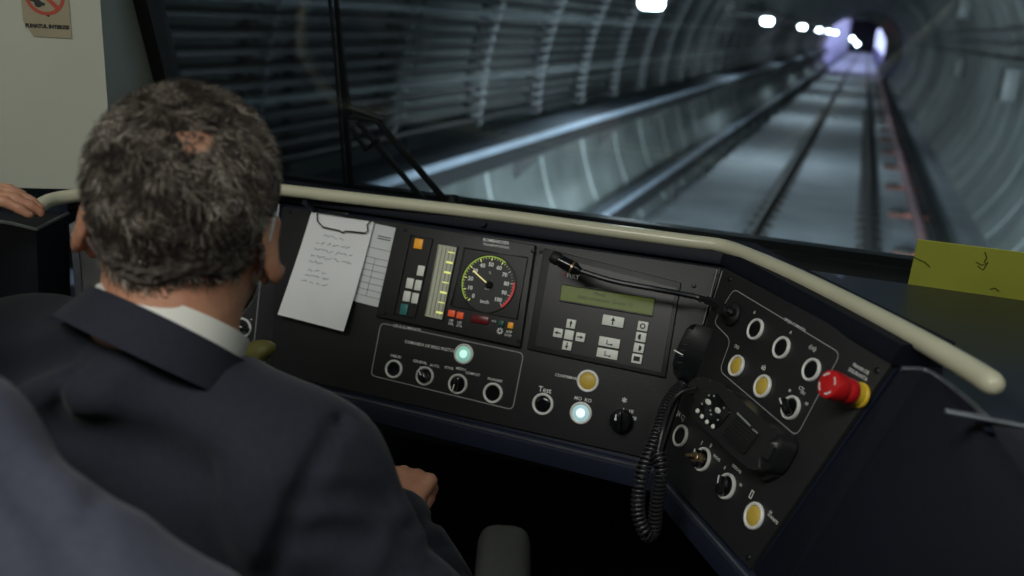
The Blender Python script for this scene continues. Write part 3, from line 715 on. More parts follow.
for p in ((290, 212), (716, 275), (655, 452), (272, 364), (700, 300)): screw(cpn, CP, *p)

# ---- speedometer unit
sp = thing('speedometer_unit', 'raised black instrument unit with round speedometer and pale bar gauge', 'instrument', CP.w(*CP.l(460, 290)))
Z1 = .016
SQ = [(401, 224), (538, 246.5), (523, 348), (380, 317)]
plate(sp, CP, SQ, Z1, 'panel', 'housing', bev=.002, z0=TH-.001)
def F_shift(F, dz):
    G = PF.__new__(PF); G.o = F.o+F.n*dz; G.h, G.e, G.n = F.h, F.e, F.n; G.X = frame(G.o, G.h, G.e, G.n); return G
C1 = F_shift(CP, Z1)
def bezel(par, F, poly, m='panel_deep', name='recess', w=.002, h=.0025):
    mb = MB(); q = [F.l(*p) for p in poly]; mb.prism(q, 0, .0006, F.X, mi=0)
    P = [Vector((a_, b_, h)) for a_, b_ in q]; mb.tube(P, w*.6, 6, F.X, 1, closed=True)
    return mb.build(name, [m, 'plastic'], par, smooth=40)
bezel(sp, C1, [(411, 235), (433, 239), (415, 318), (394, 314)], name='key_recess')
def key(par, F, x, y, w, h, m, name='key', label=None, sym=None, rot=0):
    u, v = F.l(x, y); W = px_r(F, x, y, w); H = px_r(F, x, y, h); X = F.X @ T(u, v, 0)
    mb = MB(); mb.box((0, 0, .0018), (W, H, .0036), X, bev=.0008); k = mb.build(name, m, par, label=label)
    if sym:
        mb = MB(); sym(mb, X @ T(0, 0, .0038), W, H); mb.build('key_symbol', 'black', k, smooth=None)
    return k
key(sp, C1, 419, 244, 9, 10, 'amber', label='amber indicator key')
for p in ((421.5, 271), (410.5, 283.5), (419, 285.5), (407.5, 296.5), (416, 298.5)): key(sp, C1, *p, 7.6, 10.5, 'key_white')
key(sp, C1, 404.5, 309.5, 8, 11, 'key_teal', label='teal key')
bezel(sp, C1, [(438, 244), (458, 247.5), (443, 320), (424.5, 316)], 'gauge', 'bar_gauge')
mb = MB()
for k in range(5):
    a0 = C1.l(440+k*3.8-1, 246+k*.7); a1 = C1.l(426+k*3.8, 314.5+k*.8); mb.polyline([a0, a1], .0009, C1.X, .0009, mi=0)
for k in range(7):
    x_ = 453.5-k*2.0; y_ = 253+k*10.0
    if k % 1 == 0: mb.polyline([C1.l(x_-5, y_-1), C1.l(x_+1.5, y_+.3)], .0028 if k in (1, 2, 4, 6) else .0014, C1.X, .0012, mi=1)
mb.build('gauge_scale', ['gauge_line', 'glow_tick'], sp, smooth=None)
bezel(sp, C1, [(465, 248), (528, 257.5), (517.5, 319), (451.5, 305.5)], name='dial_bezel')
dc = C1.l(488.5, 284); DR = px_r(C1, 488, 284, 29.5); DX = C1.X @ T(dc[0], dc[1], .0008)
mb = MB(); mb.lathe([(DR, 0), (DR, .0015), (DR*.97, .0022), (DR*.955, .001), (0, .001)], DX, 56); sd = mb.build('speedometer_dial', 'dial', sp)
def dpos(val, r):  # 0..100 over 270 degrees, 0 at lower left
    a = math.radians(228-val*2.74); return (r*math.cos(a), r*math.sin(a))
mb = MB(); mb.polyline([dpos(v_, DR*.935) for v_ in np.linspace(2, 62, 40)], DR*.045, DX, .0014, mi=0)
mb.polyline([dpos(v_, DR*.93) for v_ in np.linspace(79, 101, 18)], DR*.065, DX, .0014, mi=1)
for k in range(0, 41):
    v_ = k*2.5; mb.polyline([dpos(v_, DR*.90), dpos(v_, DR*(.80 if k % 4 == 0 else .855))], DR*(.026 if k % 4 == 0 else .013), DX, .0015, mi=2 if k < 28 else 3)
mb.build('dial_arcs', ['glow_green', 'red_arc', 'glow_tick', 'white_ink'], sd, smooth=None)
mb = MB()
for k in range(11): p = dpos(k*10, DR*.66); mb.text(str(k*10), DR*.19, DX @ T(p[0], p[1], .0016), bold=.0003)
mb.text('km/h', DR*.16, DX @ T(0, -DR*.62, .0016), bold=.0002); mb.text('%', DR*.12, DX @ T(0, DR*.38, .0016)); mb.text('ATP', DR*.1, DX @ T(0, -DR*.18, .0016)); mb.build('dial_numerals', 'white_ink', sd, smooth=None)
mb = MB(); e_ = (-DR*.60, DR*.36); mb.polyline([(DR*.10, -DR*.06), e_], DR*.045, DX, .0035); nd = mb.build('needle', 'needle', sd, smooth=None)
mb = MB(); mb.lathe([(DR*.13, .001), (DR*.13, .004), (DR*.08, .006), (0, .006)], DX @ T(DR*.06, -DR*.03, 0), 20); mb.build('needle_hub', 'plastic_gloss', sd)
key(sp, C1, 452, 313.5, 7, 6.5, 'led_orange', 'indicator_light', 'orange indicator light'); key(sp, C1, 460.5, 315.5, 7, 6.5, 'led_orange', 'indicator_light', 'orange indicator light')
key(sp, C1, 480.5, 319.5, 18, 7.5, 'red_led', 'digital_display', 'dark red digital display')
key(sp, C1, 501.5, 323.5, 6, 6, 'led_green', 'indicator_light', 'dark green indicator light'); key(sp, C1, 511, 325.5, 5.5, 6, 'amber', 'indicator_light', 'amber indicator light')
lettering(sp, C1, [('BOMBARDIER', 496, 241.5, 4.6, 0), ('TRANSPORTATION', 496, 246, 3.2, 0), ('USI', 451, 320.5, 3.4, 0), ('DIR.', 451, 324, 3.2, 0), ('USI', 459.5, 322.5, 3.4, 0), ('STG.', 459.5, 326, 3.2, 0), ('m/s', 494, 321, 3.2, 0), ('ATP', 509, 332, 3.6, 0), ('STOP', 508, 335.5, 3.2, 0)], z=0)
u, v = C1.l(500, 331)
mb = MB(); g = px_r(C1, 500, 331, 3.2); mb.ringlathe([(g*.45, 0), (g*.75, 0), (g*.75, .0005), (g*.45, .0005)], C1.X @ T(u, v, .0003), 14)
for k in range(8): mb.box((g*.9, 0, .0006), (g*.4, g*.25, .0004), C1.X @ T(u, v, 0) @ RZ(45*k))
mb.build('sun_symbol', 'white_ink', sp, smooth=None)
for p in ((405, 230), (533, 251), (518, 341), (385, 313)): screw(sp, C1, *p, z0=0)

# ---- communication display unit
du = thing('communication_unit', 'black communication unit with green text display and pale keys', 'display unit', CP.w(*CP.l(600, 320)))
Z2 = .012; C2 = F_shift(CP, Z2)
plate(du, CP, [(546, 249), (682, 283.5), (666.5, 378), (529, 349.5)], Z2, 'panel', 'housing', bev=.002, z0=TH-.001)
plate(du, C2, [(551, 256), (676, 288), (661, 372.5), (535, 345.5)], .0008, 'panel_deep', 'face_plate', bev=0)
C3 = F_shift(CP, Z2+.0008)
bezel(du, C3, [(562, 284), (655, 298.5), (652.5, 316), (560, 300.5)], 'lcd', 'text_display')
def lcdt(items):
    mb = MB()
    for t_, x, y, spx in items:
        u, v = C3.l(x, y); mb.text(t_, px_r(C3, x, y, spx), C3.X @ T(u, v, .0010))
    mb.build('display_text', 'lcd_ink', du, smooth=None)
lcdt([('Mesaj:', 600, 294.5, 5), ('Statia urmatoare  Eroilor 12', 605, 301, 5)])
def arrow(rot):
    def f(mb, X, W, H):
        s = min(W, H)*.5; Y = X @ RZ(rot); mb.prism([(-.12*s, -.7*s), (.12*s, -.7*s), (.12*s, .1*s), (-.12*s, .1*s)], 0, .0004, Y); mb.prism([(-.4*s, .05*s), (.4*s, .05*s), (0, .75*s)], 0, .0004, Y)
    return f
def dots(kind):
    def f(mb, X, W, H):
        s = min(W, H)*.3
        if kind == 0: mb.ringlathe([(s*.6, 0), (s, 0), (s, .0004), (s*.6, .0004)], X, 14)
        elif kind == 3: mb.box((0, 0, .0002), (s*2.2, s*1.6, .0004), X)
        else: mb.lathe([(s, 0), (s, .0004), (0, .0004)], X, 14, a0=90, a1=270) if kind == 1 else mb.lathe([(s, 0), (s, .0004), (0, .0004)], X, 14, a0=-90, a1=90)
    return f
def hook(mb, X, W, H):
    s = H*.3; mb.box((-s*.8, 0, .0002), (s*.25, s*1.6, .0004), X); mb.box((0, -s*.7, .0002), (s*1.8, s*.25, .0004), X); mb.prism([(s*.8, -s*1.1), (s*1.5, -s*.7), (s*.8, -s*.3)], 0, .0004, X)
key(du, C3, 571.5, 324, 9.5, 9, 'key_white', sym=arrow(0)); key(du, C3, 558.5, 333, 9.5, 9, 'key_white', sym=arrow(90)); key(du, C3, 569.5, 335, 9.5, 9.5, 'key_white')
key(du, C3, 580.8, 337.3, 9.5, 9, 'key_white', sym=arrow(-90)); key(du, C3, 567.5, 345.7, 9.5, 9, 'key_white', sym=arrow(180))
key(du, C3, 613.5, 321.3, 22, 10.5, 'key_white', sym=arrow(0)); key(du, C3, 609.7, 342.5, 21.5, 9.4, 'key_white', sym=hook); key(du, C3, 607.7, 353.8, 21.5, 9.4, 'key_white', sym=hook)
for k, p in enumerate(((643.2, 326.3), (641.2, 337.2), (639.2, 348), (637.2, 358.8))): key(du, C3, *p, 10.5, 9.5, 'key_white', sym=dots(k))
lettering(du, C3, [('PIXY', 573, 276.5, 6.5, 0)], z=0); lettering(du, C3, [('S', 564.5, 274.5, 6.5, 0)], z=0, m='red_ink')
for p in ((541, 251.5), (694, 286)): screw(cpn, CP, *p)

# ---- joint strips between centre and right wing, left edge frame
sm = thing('corner_seam_trim', 'thin ribbed seam strips where the centre panel meets the right wing', 'trim', J2t)
for P_ in (((717, 270), (703, 324)), ((722, 271), (708, 325)), ((725, 272), (711.5, 325))):
    a, b = [CP.w(*CP.l(*p, .011), .011) for p in P_]
    mb = MB(); mb.tube([a, b], .0008, 6); mb.build('seam_bead', 'grey_ink', sm)
mb = MB(); mb.tube([np.array(J1t)+CP.n*.006+np.array([.004, 0, 0]), np.array(J1b)+CP.n*.006+np.array([.004, 0, 0])], .0045, 8); mb.build('frame_bead', 'navy', con)
mb = MB(); mb.tube([np.array(J1t)+CP.n*.007-np.array([.010, 0, 0]), np.array(J1b)+CP.n*.007-np.array([.010, 0, 0])], .0018, 8); mb.build('frame_bead', 'rail_edge', con)

# ---- right wing panel
wp_ = thing('right_wing_panel', 'black angled right wing panel with ringed buttons and key switch', 'control panel', WP.w(.15, -.3))
plate(wp_, WP, [(727, 269), (899, 360), (753, 570), (662, 470)], TH, 'panel', 'panel_plate')
mb = MB(); q = [WP.l(*p, TH) for p in ((734, 289), (841, 353.5), (797, 436.5), (720, 371), (731, 340), (714, 322.5))]; mb.polyline(rounded(q, .010), px_r(WP, 780, 350, 1.1), WP.X, TH+.0003, True); mb.build('printed_outline', 'grey_ink', wp_, smooth=None)
for x, y, r in ((756, 329.5, 11.3), (782, 348, 11.7), (812, 370, 12)): button(wp_, WP, x, y, 'black', r)
button(wp_, WP, 737, 366, 'yellow_lit', 11.2, 'yellow push button'); button(wp_, WP, 763, 386.5, 'yellow_lit', 12, 'yellow push button')
selector(wp_, WP, 791.5, 408, 60, 12.5)
button(wp_, WP, 681, 436, 'black', 11.3); button(wp_, WP, 754.5, 516, 'yellow_lit', 13.8, 'yellow push button')
ks = selector(wp_, WP, 703, 459.5, 30, 12.3, 'key switch ring'); ks.name = 'key_switch'
selector(wp_, WP, 727, 486.5, 25, 13.3)
kt = thing('ignition_key', 'worn brass cab key standing in the key switch on the right wing', 'key', WP.w(*WP.l(703, 459.5)))
u, v = WP.l(703, 459.5, TH); KX = WP.X @ T(u, v, TH)
mb = MB(); mb.lathe([(.006, .004), (.006, .034), (.0045, .038), (0, .038)], KX @ Matrix.Diagonal((1.2, 1.2, .40, 1)), 14); mb.build('barrel', 'brass', kt)
mb = MB(); mb.box((0, 0, .019), (.013, .005, .010), KX @ RZ(30), bev=.0018); mb.build('bow', 'brass', kt)
# emergency stop
em = thing('emergency_stop', 'large red mushroom emergency stop button with yellow collar', 'emergency button', WP.w(*WP.l(857, 394)))
u, v = WP.l(859.5, 395.5, TH); EX = WP.X @ T(u, v, TH)
mb = MB(); mb.lathe([(.0140, 0), (.0140, .002), (.0125, .004), (.0125, .013), (.0115, .015), (0, .015)], EX, 32); mb.build('collar', 'yellow_plastic', em, label='yellow collar')
mb = MB(); mb.lathe([(.0128, .012), (.0140, .0135), (.0140, .023), (.0130, .0245), (.0130, .026), (.0145, .0275), (.0152, .030), (.0152, .0415), (.0145, .0440), (.0128, .0448), (0, .0442)], EX, 40); mh = mb.build('mushroom_head', 'red_plastic', em, smooth=40, label='red mushroom head')
mb = MB()
for k in range(4):
    a0 = 15+90*k; pts_ = [(.0106*math.cos(math.radians(a_)), .0106*math.sin(math.radians(a_))) for a_ in range(a0, a0+51, 8)]; mb.polyline(pts_, .0019, EX, .0452)
mb.build('turn_arrows', 'white_ink', mh, smooth=None)
lettering(wp_, WP, [('SPRIJIN COMANDA', 795, 325, 4.2, 0), ('o', 755, 312, 6, 0), ('A', 791, 332.5, 5, 0), ('((o))', 813, 348, 6, 0), ('OO', 737, 347, 5, 0), ('ab', 764, 367.5, 8, 0), ('M', 790, 391, 4.5, 0), ('CTL', 802, 389, 5, 0), ('OSC', 803, 393, 4, 0), ('RE', 807, 404, 4, 0),
    ('FRANA DE', 861, 369, 5.2, 0), ('SIGURANTA', 858, 374.5, 5.2, 0), ('[A C]', 681, 416, 6.5, 0), ('I', 702, 443, 6, 0), ('II', 711, 446, 6, 0), ('INCHIS', 717, 458, 4, 0), ('0', 725, 468, 5, 0), ('DESCHIS', 737, 469, 4.2, 0), ('RE', 741, 485, 4, 0), ('[]', 752, 494, 9, 0), ('ok', 771, 512, 4.5, 0), ('PORNITE', 773, 519, 4.2, 0)])
for p in ((748.5, 557), (877, 370.5), (730, 279)): screw(wp_, WP, *p, r=.0038)

# ---- left wing panel
lp_ = thing('left_wing_panel', 'dark left wing panel with a single key switch beside the driver', 'control panel', LP.w(-.15, -.3))
mb = MB(); mb.prism([(-LLEN+.01, -.008), (-.012, -.008), (-.022, -.292), (-LLEN+.01, -.292)], -.0005, TH, LP.X, .0015); mb.build('panel_plate', 'panel', lp_)
ksl = selector(lp_, LP, 240.5, 328, 60, 10.5, 'pale ringed key switch'); ksl.name = 'key_switch'
lettering(lp_, LP, [('o/c', 238, 315, 5, 0), ('-', 251, 319, 7, 0)])
mb = MB(); q = [LP.l(*p, TH) for p in ((150, 255), (262, 262), (254, 343), (150, 335))]; mb.polyline(rounded(q, .008), .0013, LP.X, TH+.0003, True); mb.build('printed_outline', 'grey_ink', lp_, smooth=None)
# olive lever
lv = thing('control_lever', 'olive plastic lever grip below the left wing panel', 'lever', LP.w(-.06, -.28, .03))
lp0 = ray(215, 368)*1.30; lp1 = ray(240, 358)*1.28; lp2 = ray(262, 352)*1.27
mb = MB(); mb.tube(catmull([lp0, lp1, lp2, lp2+np.array([.012, .0, -.004])], 4), [.012]*3+[.016]*4+[.018]*4+[.014, .008], 12); mb.build('grip', 'olive', lv, smooth=60)
mb = MB(); mb.tube([lp0, LP.w(-.16, -.27, .0)], .007, 8); mb.build('stem', 'dark_wire', lv)

# ---- papers and clip
def sheet(name, label, poly, z, m, curl=.004, nx=10, ny=14):
    t = thing(name, label, 'paper', CP.w(*CP.l(*poly[3], z)), 'papers clipped to the centre panel'); mb = MB()
    TL, TR, BR, BL = [np.array(CP.l(*p, z)) for p in poly]; vs = []; fs = []
    def S(a, b):
        p = TL*(1-a)*(1-b)+TR*a*(1-b)+BR*a*b+BL*(1-a)*b; return p
    for side in (0, 1):
        for j in range(ny+1):
            for i in range(nx+1):
                a = i/nx; b = j/ny; p = S(a, b); vs.append((p[0], p[1], z+curl*b*b+.0012*math.sin(a*5+b*3)*b-side*.0004))
    W = nx+1; K = W*(ny+1)
    for j in range(ny):
        for i in range(nx):
            a = j*W+i; fs.append((a, a+1, a+W+1, a+W)); fs.append((K+a, K+a+W, K+a+W+1, K+a+1))
    mb.add(vs, fs, 0, CP.X); mb.build('sheet', m, t, smooth=180)
    return t, S, (lambda a, b: z+curl*b*b+.0012*math.sin(a*5+b*3)*b)
t2, S2, h2 = sheet('form_sheet', 'greyish printed form sheet behind the handwritten note', [(330, 214), (401, 229), (381, 308), (318, 292)], TH+.002, 'paper2', .002)
t3, S3, h3 = sheet('paper_sheet', 'white corner of a middle sheet showing left of the handwritten note', [(312, 212), (360, 220), (340, 300), (289, 285)], TH+.005, 'paper', .002)
t1, S1, h1 = sheet('handwritten_note', 'white handwritten note held by the wire clip on the console', [(311.5, 211.5), (374, 222), (347, 332), (281, 315)], TH+.009, 'paper', .010)
mb = MB(); rr_ = random.Random(3)
def on(S, h, a, b): p = S(a, b); return Vector((p[0], p[1], h(a, b)+.0007))
for b, a0, a1 in ((.20, .30, .62), (.27, .22, .75), (.335, .22, .82), (.40, .20, .52), (.40, .55, .88), (.455, .20, .42), (.53, .22, .50), (.585, .20, .60), (.64, .18, .58)):
    a = a0; pts_ = []
    while a < a1:
        pts_.append(on(S1, h1, a, b+rr_.uniform(-.014, .014))); a += rr_.uniform(.010, .022)
        if rr_.random() < .16 and len(pts_) > 3: mb.tube(pts_, .00035, 4, CP.X); pts_ = []; a += .02
    if len(pts_) > 2: mb.tube(pts_, .00035, 4, CP.X)
mb.build('handwriting', 'pen', t1, smooth=None)
mb = MB()
for b in (.30, .42, .50, .58, .66, .74, .82, .90): mb.tube([on(S2, h2, .45, b), on(S2, h2, .97, b)], .0003, 4, CP.X)
for a in (.6, .75, .97): mb.tube([on(S2, h2, a, .42), on(S2, h2, a, .90)], .0003, 4, CP.X)
for b in (.14, .17): mb.tube([on(S2, h2, .72, b), on(S2, h2, .90, b)], .0008, 4, CP.X)
mb.build('form_lines', 'print', t2, smooth=None)
cl = thing('wire_paper_clip', 'bent dark wire clip holding the papers to the console', 'clip', CP.w(*CP.l(340, 225)))
z = TH+.014
def cw(x, y, z_=z): u, v = CP.l(x, y, z_); return CP.X @ Vector((u, v, z_))
mb = MB(); mb.tube([cw(317, 211, TH), cw(317, 213), cw(317.5, 221), cw(323, 227), cw(339, 230.5), cw(342.5, 232.5), cw(346, 231), cw(365, 233), cw(368, 231), cw(367, 225), cw(371, 220.5), cw(374, 221, TH)], .0011, 8); mb.tube([cw(317, 212), cw(340, 215.5), cw(368, 219.5)], .0009, 6); mb.build('wire', 'dark_wire', cl)
mb = MB(); mb.box((0, 0, 0), (px_r(CP, 340, 213, 26), .004, .003), CP.X @ T(*CP.l(342, 214.5), TH+.010), bev=.001); mb.build('clamp_bar', 'dark_wire', cl)

# ---- gooseneck microphone
gm = thing('gooseneck_microphone', 'black gooseneck microphone reaching from the right wing across the centre panel', 'microphone', WP.w(*WP.l(736, 314)))
def cz_(x, y, d): u, v = CP.l(x, y, d); return np.array((CP.X @ Vector((u, v, d)))[:])
gb = np.array((WP.X @ Vector((*WP.l(738, 316), .004)))[:])
g1 = np.array((WP.X @ Vector((*WP.l(728, 310, .02), .02)))[:])
pts_ = catmull([gb, g1, cz_(700, 298, .05), cz_(655, 289, .065), cz_(615, 281.5, .068), cz_(579, 270.5, .068)], 14)
rr_ = []
for i in range(len(pts_)):
    s = i/(len(pts_)-1); rr_.append((.0054 if s < .36 else .0038)*(1.0+(.10 if i % 2 else -.06)))
mb = MB(); mb.tube(pts_, rr_, 10); mb.build('flexible_neck', 'dark_wire', gm, smooth=25)
ax = cz_(552, 256, .068)-cz_(577, 270, .068); L_ = np.linalg.norm(ax); ax /= L_; s_ = np.cross(ax, [0, 0, 1]); s_ /= np.linalg.norm(s_); MX = frame(cz_(577, 270, .068), s_, np.cross(ax, s_), ax)
mb = MB(); mb.lathe([(.0050, -.006), (.0075, 0), (.0092, .004), (.0092, L_*.62), (.0084, L_*.64), (.0084, L_*.72)], MX, 20); mb.build('capsule_body', 'plastic_gloss', gm)
mb = MB(); mb.lathe([(.0084, L_*.70), (.0094, L_*.74), (.0096, L_*.92), (.0080, L_*1.0), (0, L_*1.02)], MX, 20); mb.build('foam_head', 'black', gm)
mb = MB(); mb.ringlathe([(.0080, .005), (.0097, .005), (.0097, .008), (.0080, .008)], MX, 20); mb.build('brass_band', 'brass', gm, label='thin brass band')
mb = MB(); mb.lathe([(.016, 0), (.016, .004), (.010, .010), (.007, .022), (0, .022)], WP.X @ T(*WP.l(737, 316), TH), 24); mb.build('base_flange', 'black', gm)

# ---- handsets
def prism_px(F, pts, z0, z1, bev, m, name, par, rd=.006, seg=3, label=None):
    zc = (z0+z1)/2+ (z1-z0)*.3
    mb = MB(); mb.prism(rounded([F.l(*p, zc) for p in pts], rd), z0, z1, F.X, bev, seg=seg); return mb.build(name, m, par, smooth=50, label=label)
hs = thing('radio_handset', 'black handset hanging in its cradle at the console corner', 'handset', cz_(690, 380, .01))
prism_px(CP, [(690, 322), (714, 329), (722, 337), (712, 366), (700, 384), (683, 384), (671, 372), (676, 352)], .034, .064, .010, 'plastic_gloss', 'handset_body', hs, .010)
prism_px(CP, [(683, 350), (721, 338), (726, 348), (712, 384), (690, 388), (676, 380)], TH, .036, .004, 'plastic', 'cradle', hs, .008)
mb = MB(); mb.polyline([CP.l(674, 350, .064), CP.l(683, 355, .064)], .0016, CP.X, .0644); mb.build('white_mark', 'white_ink', hs, smooth=None)
mb = MB()
for k in range(5): mb.tube([cz_(684-k*1.8, 338+k*6, .064), cz_(689-k*1.8, 339+k*6, .0645)], .0008, 5)
mb.build('grip_ribs', 'black', hs)
for q_ in ((718, 345), (721, 352), (716, 360), (722, 340)):
    mb = MB(); mb.ball(cz_(*q_, .03), .0028, seg=10); mb.build('contact_stud', 'steel', hs)

mk = thing('speaker_microphone', 'black hand microphone with keypad and slotted speaker lying on the right wing', 'microphone', WP.w(*WP.l(735, 430)))
prism_px(WP, [(708, 382), (732, 390), (779, 432), (781, 444), (768, 468), (756, 472), (742, 462), (697, 420), (692, 404)], .010, .040, .012, 'plastic', 'microphone_body', mk, .012, 4)
prism_px(WP, [(700, 402), (716, 392), (731, 412), (716, 430), (703, 420)], .0395, .0415, .001, 'plastic_gloss', 'keypad_plate', mk, .006)
prism_px(WP, [(736, 413), (759, 433), (743, 455), (719, 435)], .0395, .0425, .0012, 'plastic', 'speaker_grille', mk, .003)
W2 = F_shift(WP, .0425); W3 = F_shift(WP, .0416)
mb = MB()
for k in range(7):
    s = (k+.5)/7; a = np.array(W2.l(737, 416))*(1-s)+np.array(W2.l(721, 435))*s; b = np.array(W2.l(758, 434))*(1-s)+np.array(W2.l(742, 453))*s
    mb.polyline([a, b], .0022, W2.X, .0002)
mb.build('grille_slots', 'black', mk, smooth=None)
mb = MB(); mb.polyline([W2.l(737.5, 413), W2.l(751, 426)], .0022, W2.X, .0006); mb.polyline([W2.l(753, 429), W2.l(758, 433)], .0016, W2.X, .0006); mb.build('speaker_mark', 'grey_ink', mk, smooth=None)
mb = MB()
mb2 = []
for x_, y_, a_, b_ in ((708.5, 402, 5.6, 2.7), (718, 410.5, 5.2, 2.7)):
    u, v = W3.l(x_, y_); d = Vector(W3.l(718, 410.5))-Vector(W3.l(708.5, 402)); an = math.degrees(math.atan2(d.y, d.x)); r_ = px_r(W3, x_, y_, 1)
    k_ = MB(); k_.lathe([(1, 0), (.95, .0012), (0, .0018)], W3.X @ T(u, v) @ RZ(an) @ Matrix.Diagonal((a_*r_*.9, b_*r_, 1, 1)), 18); k_.build('large_key', 'key_white', mk)
for x_, y_ in ((697.5, 411), (702, 416.5), (707, 422), (713, 426.5)):
    u, v = W3.l(x_, y_); k_ = MB(); k_.ball((u, v, 0), (px_r(W3, x_, y_, 2.8), px_r(W3, x_, y_, 2.5), .0022), W3.X, seg=14); k_.build('round_key', 'key_white', mk)
for x_, y_ in ((714, 396), (702, 404), (710.5, 410.5), (724, 408), (718, 420), (709, 395.5), (711, 414.5)):
    u, v = W3.l(x_, y_); k_ = MB(); k_.ball((u, v, 0), (px_r(W3, x_, y_, 1.3), px_r(W3, x_, y_, 1.2), .0014), W3.X, seg=10); k_.build('tiny_key', 'grey_ink', mk)
prism_px(WP, [(700, 376), (716, 381), (712, 396), (694, 398), (688, 388)], .012, .034, .006, 'plastic', 'cord_boot', mk, .006)
prism_px(WP, [(783, 436), (790, 440), (775, 476), (762, 482), (755, 474), (770, 466)], TH, .016, .003, 'plastic', 'holder', mk, .004)
# coiled cord: guide path then helix
def coil(path, R, turns, r, name, label):
    G = catmull(path, 24); n = len(G); L = [0]
    for i in range(1, n): L.append(L[-1]+(G[i]-G[i-1]).length)
    tot = L[-1]; out = []; N = turns*10; u = None; j = 0
    for k in range(N+1):
        s = tot*k/N
        while j < n-2 and L[j+1] < s: j += 1
        f_ = (s-L[j])/max(1e-9, L[j+1]-L[j]); p = G[j].lerp(G[j+1], f_); t_ = (G[j+1]-G[j]).normalized()
        if u is None: u = t_.cross(Vector((0, 1, 0))).normalized()
        u = (u-t_*u.dot(t_)).normalized(); w_ = t_.cross(u); a = 2*math.pi*turns*k/N
        out.append(p+(u*math.cos(a)+w_*math.sin(a))*R)
    mb = MB(); mb.tube(out, r, 6); return tag(mb.build(name, 'plastic', smooth=60), label, 'cord')
A_ = lambda x, y, d: ray(x, y)*d
coil([A_(682, 386, 1.17), A_(668, 404, 1.14), A_(655, 440, 1.10), A_(642, 475, 1.08), A_(638, 510, 1.08), A_(645, 533, 1.08), A_(653, 532, 1.09), A_(657, 500, 1.08), A_(661, 470, 1.07), A_(658, 452, 1.08)], .0075, 62, .0019, 'coiled_cord', 'black coiled handset cord hanging in a loop at the console corner')
mb = MB(); mb.tube(catmull([A_(658, 452, 1.08), A_(664, 425, 1.09), A_(672, 402, 1.12), A_(682, 392, 1.125), A_(697, 388, 1.115)], 8), .0028, 8); tag(mb.build('straight_cord', 'plastic', smooth=60), 'smooth black cord leading from the coil into the hand microphone', 'cord')

# ---- yellow green card against the windscreen
t = thing('window_card', 'yellow-green card leaning against the lower right windscreen', 'card', onpl(968, 295, np.array([0, GB_Y, GB_Z]), wn))
gpl = np.array([0, GB_Y, GB_Z])+wn*.012
cq = [onpl(*p, gpl, wn) for p in ((918, 239), (1070, 258), (1064, 312), (907, 287))]
mb = MB(); vs = [tuple(p) for p in cq]+[tuple(p+wn*.0012) for p in cq]; mb.add(vs, [(0, 1, 2, 3), (7, 6, 5, 4), (0, 4, 5, 1), (1, 5, 6, 2), (2, 6, 7, 3), (3, 7, 4, 0)]); mb.build('card_sheet', 'card', t)
mb = MB(); cm = lambda x, y: onpl(x, y, gpl+wn*.0018, wn)
for P in ([(914, 257), (920, 260), (925, 262), (930, 267)], [(978, 266), (983, 270), (988, 262), (982, 265), (976, 262)], [(985, 252), (987, 258), (984, 262)], [(990, 289), (995, 288), (999, 291)]): mb.tube([cm(*p) for p in P], .0008, 5)
mb.build('scribble_marks', 'card_mark', t)

